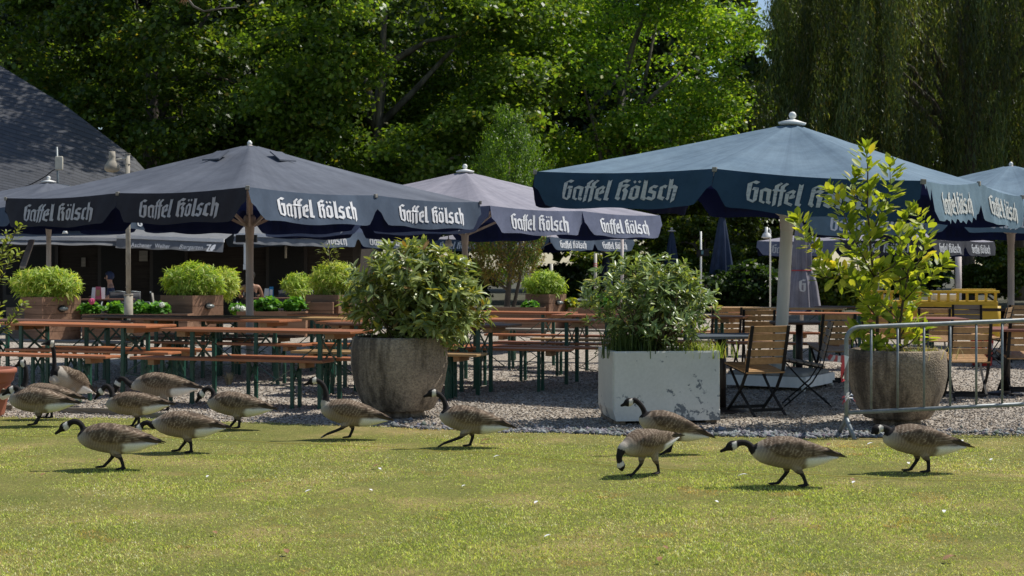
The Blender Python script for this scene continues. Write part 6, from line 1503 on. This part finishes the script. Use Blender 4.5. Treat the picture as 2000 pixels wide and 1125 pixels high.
# hanging lamps below the parasols
def pend(px, py, Y, r, label, cord=.25):
    o = thing('pendant_lamp', label, 'lamp', at(px, py, Y), 0, 'lamps hanging below the parasols')
    bm = NB(); lathe(bm, [(r * .95, -r * 1.15), (r, -r * 1.15), (r * .72, -r * .5), (r * .55, .1 * r), (r * .2, r * .35), (r * .1, r * .5)], 18, cap=False); obj('shade', bm, M['white_plastic'], o)
    bm = NB(); sphere(bm, (0, 0, -r * .75), r * .42, 10); obj('bulb', bm, M['lamp_glass'], o)
    bm = NB(); tube(bm, [(0, 0, r * .4), (0, 0, r * .4 + cord)], .008, 6); obj('cord', bm, M['black_metal'], o)
pend(876, 470, 24.6, .085, 'white bell-shaped lamp hanging under the lilac parasol', .35)
pend(127, 450, 24, .05, 'small white lamp hanging at left under the grey parasol edge', .2)

# terrace: chairs, tables, cards, people
def armchair(px, Y, rz, label, mat):
    o = thing('terrace_chair', label, 'chair', ((px - CX) * Y / F, Y, 0), R(rz), 'woven armchairs on the terrace')
    bm = NB(); box(bm, (0, 0, .44), (.46, .46, .05), bev=.015); obj('seat', bm, M[mat], o)
    bm = NB(); g = []
    for k in range(9):
        a = -.6 + 1.2 * k / 8; g.append([bm.verts.new((-.24 + .06 * (1 - math.cos(a)) - .05 * q, .42 * math.sin(a) * .72, .44 + .43 * q)) for q in (0, .25, .5, .75, 1)])
    for a_, b_ in zip(g, g[1:]):
        for q in range(4): bm.faces.new((a_[q], a_[q + 1], b_[q + 1], b_[q])).smooth = True
    me_o = obj('backrest', bm, M[mat], o); md = me_o.modifiers.new('s', 'SOLIDIFY'); md.thickness = .022
    bm = NB(); tube(bm, [(-.30, -.18, .88), (-.31, 0, .90), (-.30, .18, .88)], .014, 6); obj('top_rail', bm, M['galvanised'], o)
    for sy in (-1, 1):
        bm = NB(); tube(bm, [(-.25, sy * .25, .66), (.10, sy * .26, .66), (.2, sy * .25, .62), (.2, sy * .24, .40)], .017, 7); obj('armrest', bm, M['galvanised'], o)
        for sx in (-1, 1):
            bm = NB(); tube(bm, [(sx * .20, sy * .21, .43), (sx * .23, sy * .23, 0)], .016, 7); obj('leg', bm, M['galvanised'], o)
armchair(224, 31.5, -85, 'dark woven armchair on the terrace left of the lamp post', 'wicker')
armchair(266, 31.2, -60, 'dark woven armchair on the terrace right behind the lamp post', 'wicker')
armchair(322, 31.0, 10, 'light zigzag-woven armchair left of the bamboo', 'wicker_light')
armchair(486, 32.0, -80, 'dark armchair behind the grey parasol pole', 'wicker')
armchair(552, 33.2, -95, 'dark armchair on the terrace before the small bamboo', 'wicker')
armchair(590, 32.6, -100, 'dark solid-backed armchair left of the bright round bamboo', 'wicker')
armchair(1125, 34.0, 200, 'dark armchair on the terrace behind the yellow-flowering planter', 'wicker')
for px, Y, lab in ((205, 30.3, 'dark terrace table with menus left of the lamp post'), (530, 31.5, 'dark terrace table with a blue card behind the hydrangeas')):
    pedestal_table(px, Y, .76, 1.1, .7, lab, 0, 'top_brown')
def card(px, py, Y, wd, hg, mat, label, lean=0, stripes=None):
    p = at(px, py, Y); o = thing('menu_card', label, 'menu card', (p.x, p.y, .765), R(lean), 'menus on the terrace tables')
    bm = NB(); d_ = .05
    v = [bm.verts.new(q) for q in ((-wd / 2, -d_, 0), (wd / 2, -d_, 0), (wd / 2, 0, hg), (-wd / 2, 0, hg))]; bm.faces.new(v); v2 = [bm.verts.new(q) for q in ((-wd / 2, d_, 0), (wd / 2, d_, 0))]; bm.faces.new((v[3], v[2], v2[1], v2[0])); obj('card', bm, M[mat], o)
    if stripes:
        bm = NB(); bmw = wd * .7
        v = [bm.verts.new((x, -d_ * (1 - z / hg) - .004, z)) for x, z in ((-bmw / 2, hg * .25), (bmw / 2, hg * .25), (bmw / 2, hg * .75), (-bmw / 2, hg * .75))]; bm.faces.new(v); obj('print', bm, M[stripes], o)
card(186, 572, 30.1, .14, .24, 'paper_white', 'white menu card on the terrace table, left of the pink one', -12)
card(192, 571, 29.9, .11, .26, 'card_pink', 'pink menu card between two white ones on the terrace table', 0, 'top_tan')
card(200, 572, 30.1, .11, .24, 'paper_white', 'white menu card on the terrace table, right of the pink one', 14)
card(530, 570, 31.3, .09, .24, 'card_blue', 'blue and white card standing on the terrace table', 0, 'paper_white')
card(521, 572, 31.5, .10, .20, 'paper_white', 'white menu card left of the blue card', -15)

def person(label, loc, rz, top_mat, skin, hair_long, cap=False):
    """seated figure, seat height .47, facing +x"""
    nodes = {'pelvis': ((0, 0, .54), .135), 'waist': ((-.02, 0, .70), .115), 'chest': ((-.02, 0, .88), .135), 'neckb': ((-.01, 0, 1.03), .060), 'neck': ((.01, 0, 1.10), .050), 'head': ((.025, 0, 1.20), .088), 'crown': ((.015, 0, 1.29), .070)}
    edges = [('pelvis', 'waist'), ('waist', 'chest'), ('chest', 'neckb'), ('neckb', 'neck'), ('neck', 'head'), ('head', 'crown')]
    for sy, t in ((-1, 'r'), (1, 'l')):
        nodes.update({'sh' + t: ((-.015, sy * .175, .985), .058), 'el' + t: ((.06, sy * .25, .74), .040), 'wr' + t: ((.30, sy * .17, .76), .027), 'hd' + t: ((.37, sy * .14, .765), .030),
                      'hip' + t: ((.02, sy * .09, .53), .085), 'kn' + t: ((.45, sy * .11, .50), .058), 'an' + t: ((.40, sy * .11, .10), .038), 'ft' + t: ((.55, sy * .12, .05), .034)})
        edges += [('chest', 'sh' + t), ('sh' + t, 'el' + t), ('el' + t, 'wr' + t), ('wr' + t, 'hd' + t), ('pelvis', 'hip' + t), ('hip' + t, 'kn' + t), ('kn' + t, 'an' + t), ('an' + t, 'ft' + t)]
        for k in range(5):
            a = (k - 1.8) * .2; f0 = Vector((.39, sy * .14 + (k - 2) * .014, .77)); f1 = f0 + Vector((.045 if k else .02, (k - 2) * .006 - (0 if k else sy * .03), .0)); f2 = f1 + Vector((.025, 0, -.012))
            nodes['f%d%s' % (k, t)] = (tuple(f1), .009); nodes['g%d%s' % (k, t)] = (tuple(f2), .008); edges += [('hd' + t, 'f%d%s' % (k, t)), ('f%d%s' % (k, t), 'g%d%s' % (k, t))]
    names = list(nodes); me = bpy.data.meshes.new('person'); me.from_pydata([nodes[k][0] for k in names], [(names.index(a), names.index(b_)) for a, b_ in edges], []); me.update()
    o = bpy.data.objects.new('person', me); COL.objects.link(o); sk_ = o.modifiers.new('k', 'SKIN'); sd_ = o.modifiers.new('s', 'SUBSURF'); sd_.levels = 2; sd_.render_levels = 2
    for k, nme in enumerate(names): v = me.skin_vertices[0].data[k]; v.radius = (nodes[nme][1],) * 2; v.use_root = nme == 'pelvis'
    dg = bpy.context.evaluated_depsgraph_get(); dg.update(); m2 = bpy.data.meshes.new_from_object(o.evaluated_get(dg)); o.modifiers.clear(); o.data = m2
    m2.materials.clear()
    for q in (M[skin], M[top_mat], M['dark_cloth']): m2.materials.append(q)
    for p in m2.polygons:
        c = p.center; p.use_smooth = True
        arm = abs(c.y) > .19 and c.x > -.1 or c.x > .2 and c.z > .68
        p.material_index = 2 if c.z < .62 else (1 if c.z < (.97 if not hair_long else .86) and not (arm and (hair_long or c.z < .80)) else 0)
    o.location = loc; o.rotation_euler = (0, 0, R(rz)); tag(o, label, 'person')
    bm = NB(); sphere(bm, (.012, 0, 1.235), .108, 16, (1.0, .88, 1.02))
    for v in [v for v in bm.verts if v.co.x > .075 and v.co.z < 1.26]: v.co.x = .06
    if hair_long:
        tube(bm, [(-.05, 0, 1.2), (-.10, 0, 1.08), (-.135, 0, .95), (-.14, 0, .84)], [.07, .06, .05, .02], 10)
    obj('cap' if cap else 'hair', bm, M['navy_cloth' if cap else 'hair'], o)
    bm = NB(); sphere(bm, (.112, 0, 1.185), .016, 8, (1, .8, 1.3)); obj('nose', bm, M[skin], o)
person('person seated behind the grey parasol pole, bare shoulders and dark hair, back turned', ((490 - CX) * 32.1 / F, 32.1, 0.02), 96, 'dark_cloth', 'skin_tan', True)
person('person in dark blue with a cap seated in shade left of the lamp post', ((215 - CX) * 32.6 / F, 32.6, 0), 200, 'navy_cloth', 'skin', False, True)

# yellow counter at right
Yc = 28.5; s = F / Yc
yc = thing('yellow_counter', 'yellow bar counter with a railing of short posts on top, right', 'counter', ((1860 - CX) / s, Yc, 0))
def cx_(px): return (px - 1860) / s
def cz(py): return HC - (py - HY) / s
bm = NB(); x0, x1 = cx_(1700), cx_(1950)
box(bm, ((x0 + x1) / 2, .35, cz(588) / 2), (x1 - x0, .7, cz(588)), bev=.02); tube(bm, [(x1 - .02, .10, 0), (x1 - .02, .10, cz(598))], .10, 16)
for k in range(4): box(bm, (x0 + (x1 - x0) * (k + .5) / 4, -.012, cz(588) * .48), ((x1 - x0) / 4 - .05, .03, cz(588) * .8))
obj('body', bm, M['yellow_paint'], yc)
bm = NB(); box(bm, ((x0 + x1) / 2, .02, cz(570)), (x1 - x0 + .04, .09, .05), bev=.01); box(bm, (x1 - .3, .62, cz(567)), (.85, .20, .04), bev=.01); obj('rail', bm, M['yellow_paint'], yc)
for k in range(14):
    bm = NB(); x = x0 + .05 + (x1 - x0 - .1) * k / 13; box(bm, (x, .02, (cz(588) + cz(572)) / 2), (.045, .045, cz(572) - cz(588) - .002)); obj('post', bm, M['yellow_paint'], yc)
bm = NB(); box(bm, (cx_(1858), .42, cz(588) + .07), (.46, .3, .13), bev=.015); o = obj('box', bm, M['white_plastic'], None); o.location = yc.location; tag(o, 'white box standing on the yellow counter behind the railing', 'box')
Yr = 20.6; s = F / Yr; rb = thing('waste_bin', 'red bin with white markings in front of the yellow counter', 'bin', ((1918 - CX) / s, Yr, 0))
bm = NB(); lathe(bm, [(.13, 0), (.135, .01), (.165, .42), (.172, .43), (.172, .45), (.15, .45), (.14, .40)], 24); obj('tub', bm, M['red_plastic'], rb)
bm = NB()
for k in range(10):
    a0, a1 = -1.9 + k * .12, -1.9 + (k + 1) * .12; z0, z1 = (.22, .29) if k % 2 else (.29, .22)
    v = [bm.verts.new((.168 * math.cos(a), .168 * math.sin(a), z + dz)) for a, z, dz in ((a0, z0, 0), (a1, z1, 0), (a1, z1, .05), (a0, z0, .05))]; bm.faces.new(v)
obj('marking', bm, M['tape_white'], rb)
Yb = 17.9; s = F / Yb; wb = thing('bucket', 'small white bucket on the gravel under the chairs', 'bucket', ((1508 - CX) / s, Yb, 0))
bm = NB(); lathe(bm, [(.07, 0), (.075, .01), (.095, .20), (.10, .205), (.10, .215), (.088, .215), (.07, .05)], 20); obj('tub', bm, M['white_plastic'], wb)
bm = NB(); tube(bm, [(.098 * math.cos(a), -.02, .19 - .09 * math.sin(a)) for a in np.linspace(0, math.pi, 12)], .004, 5); obj('handle', bm, M['galvanised'], wb)
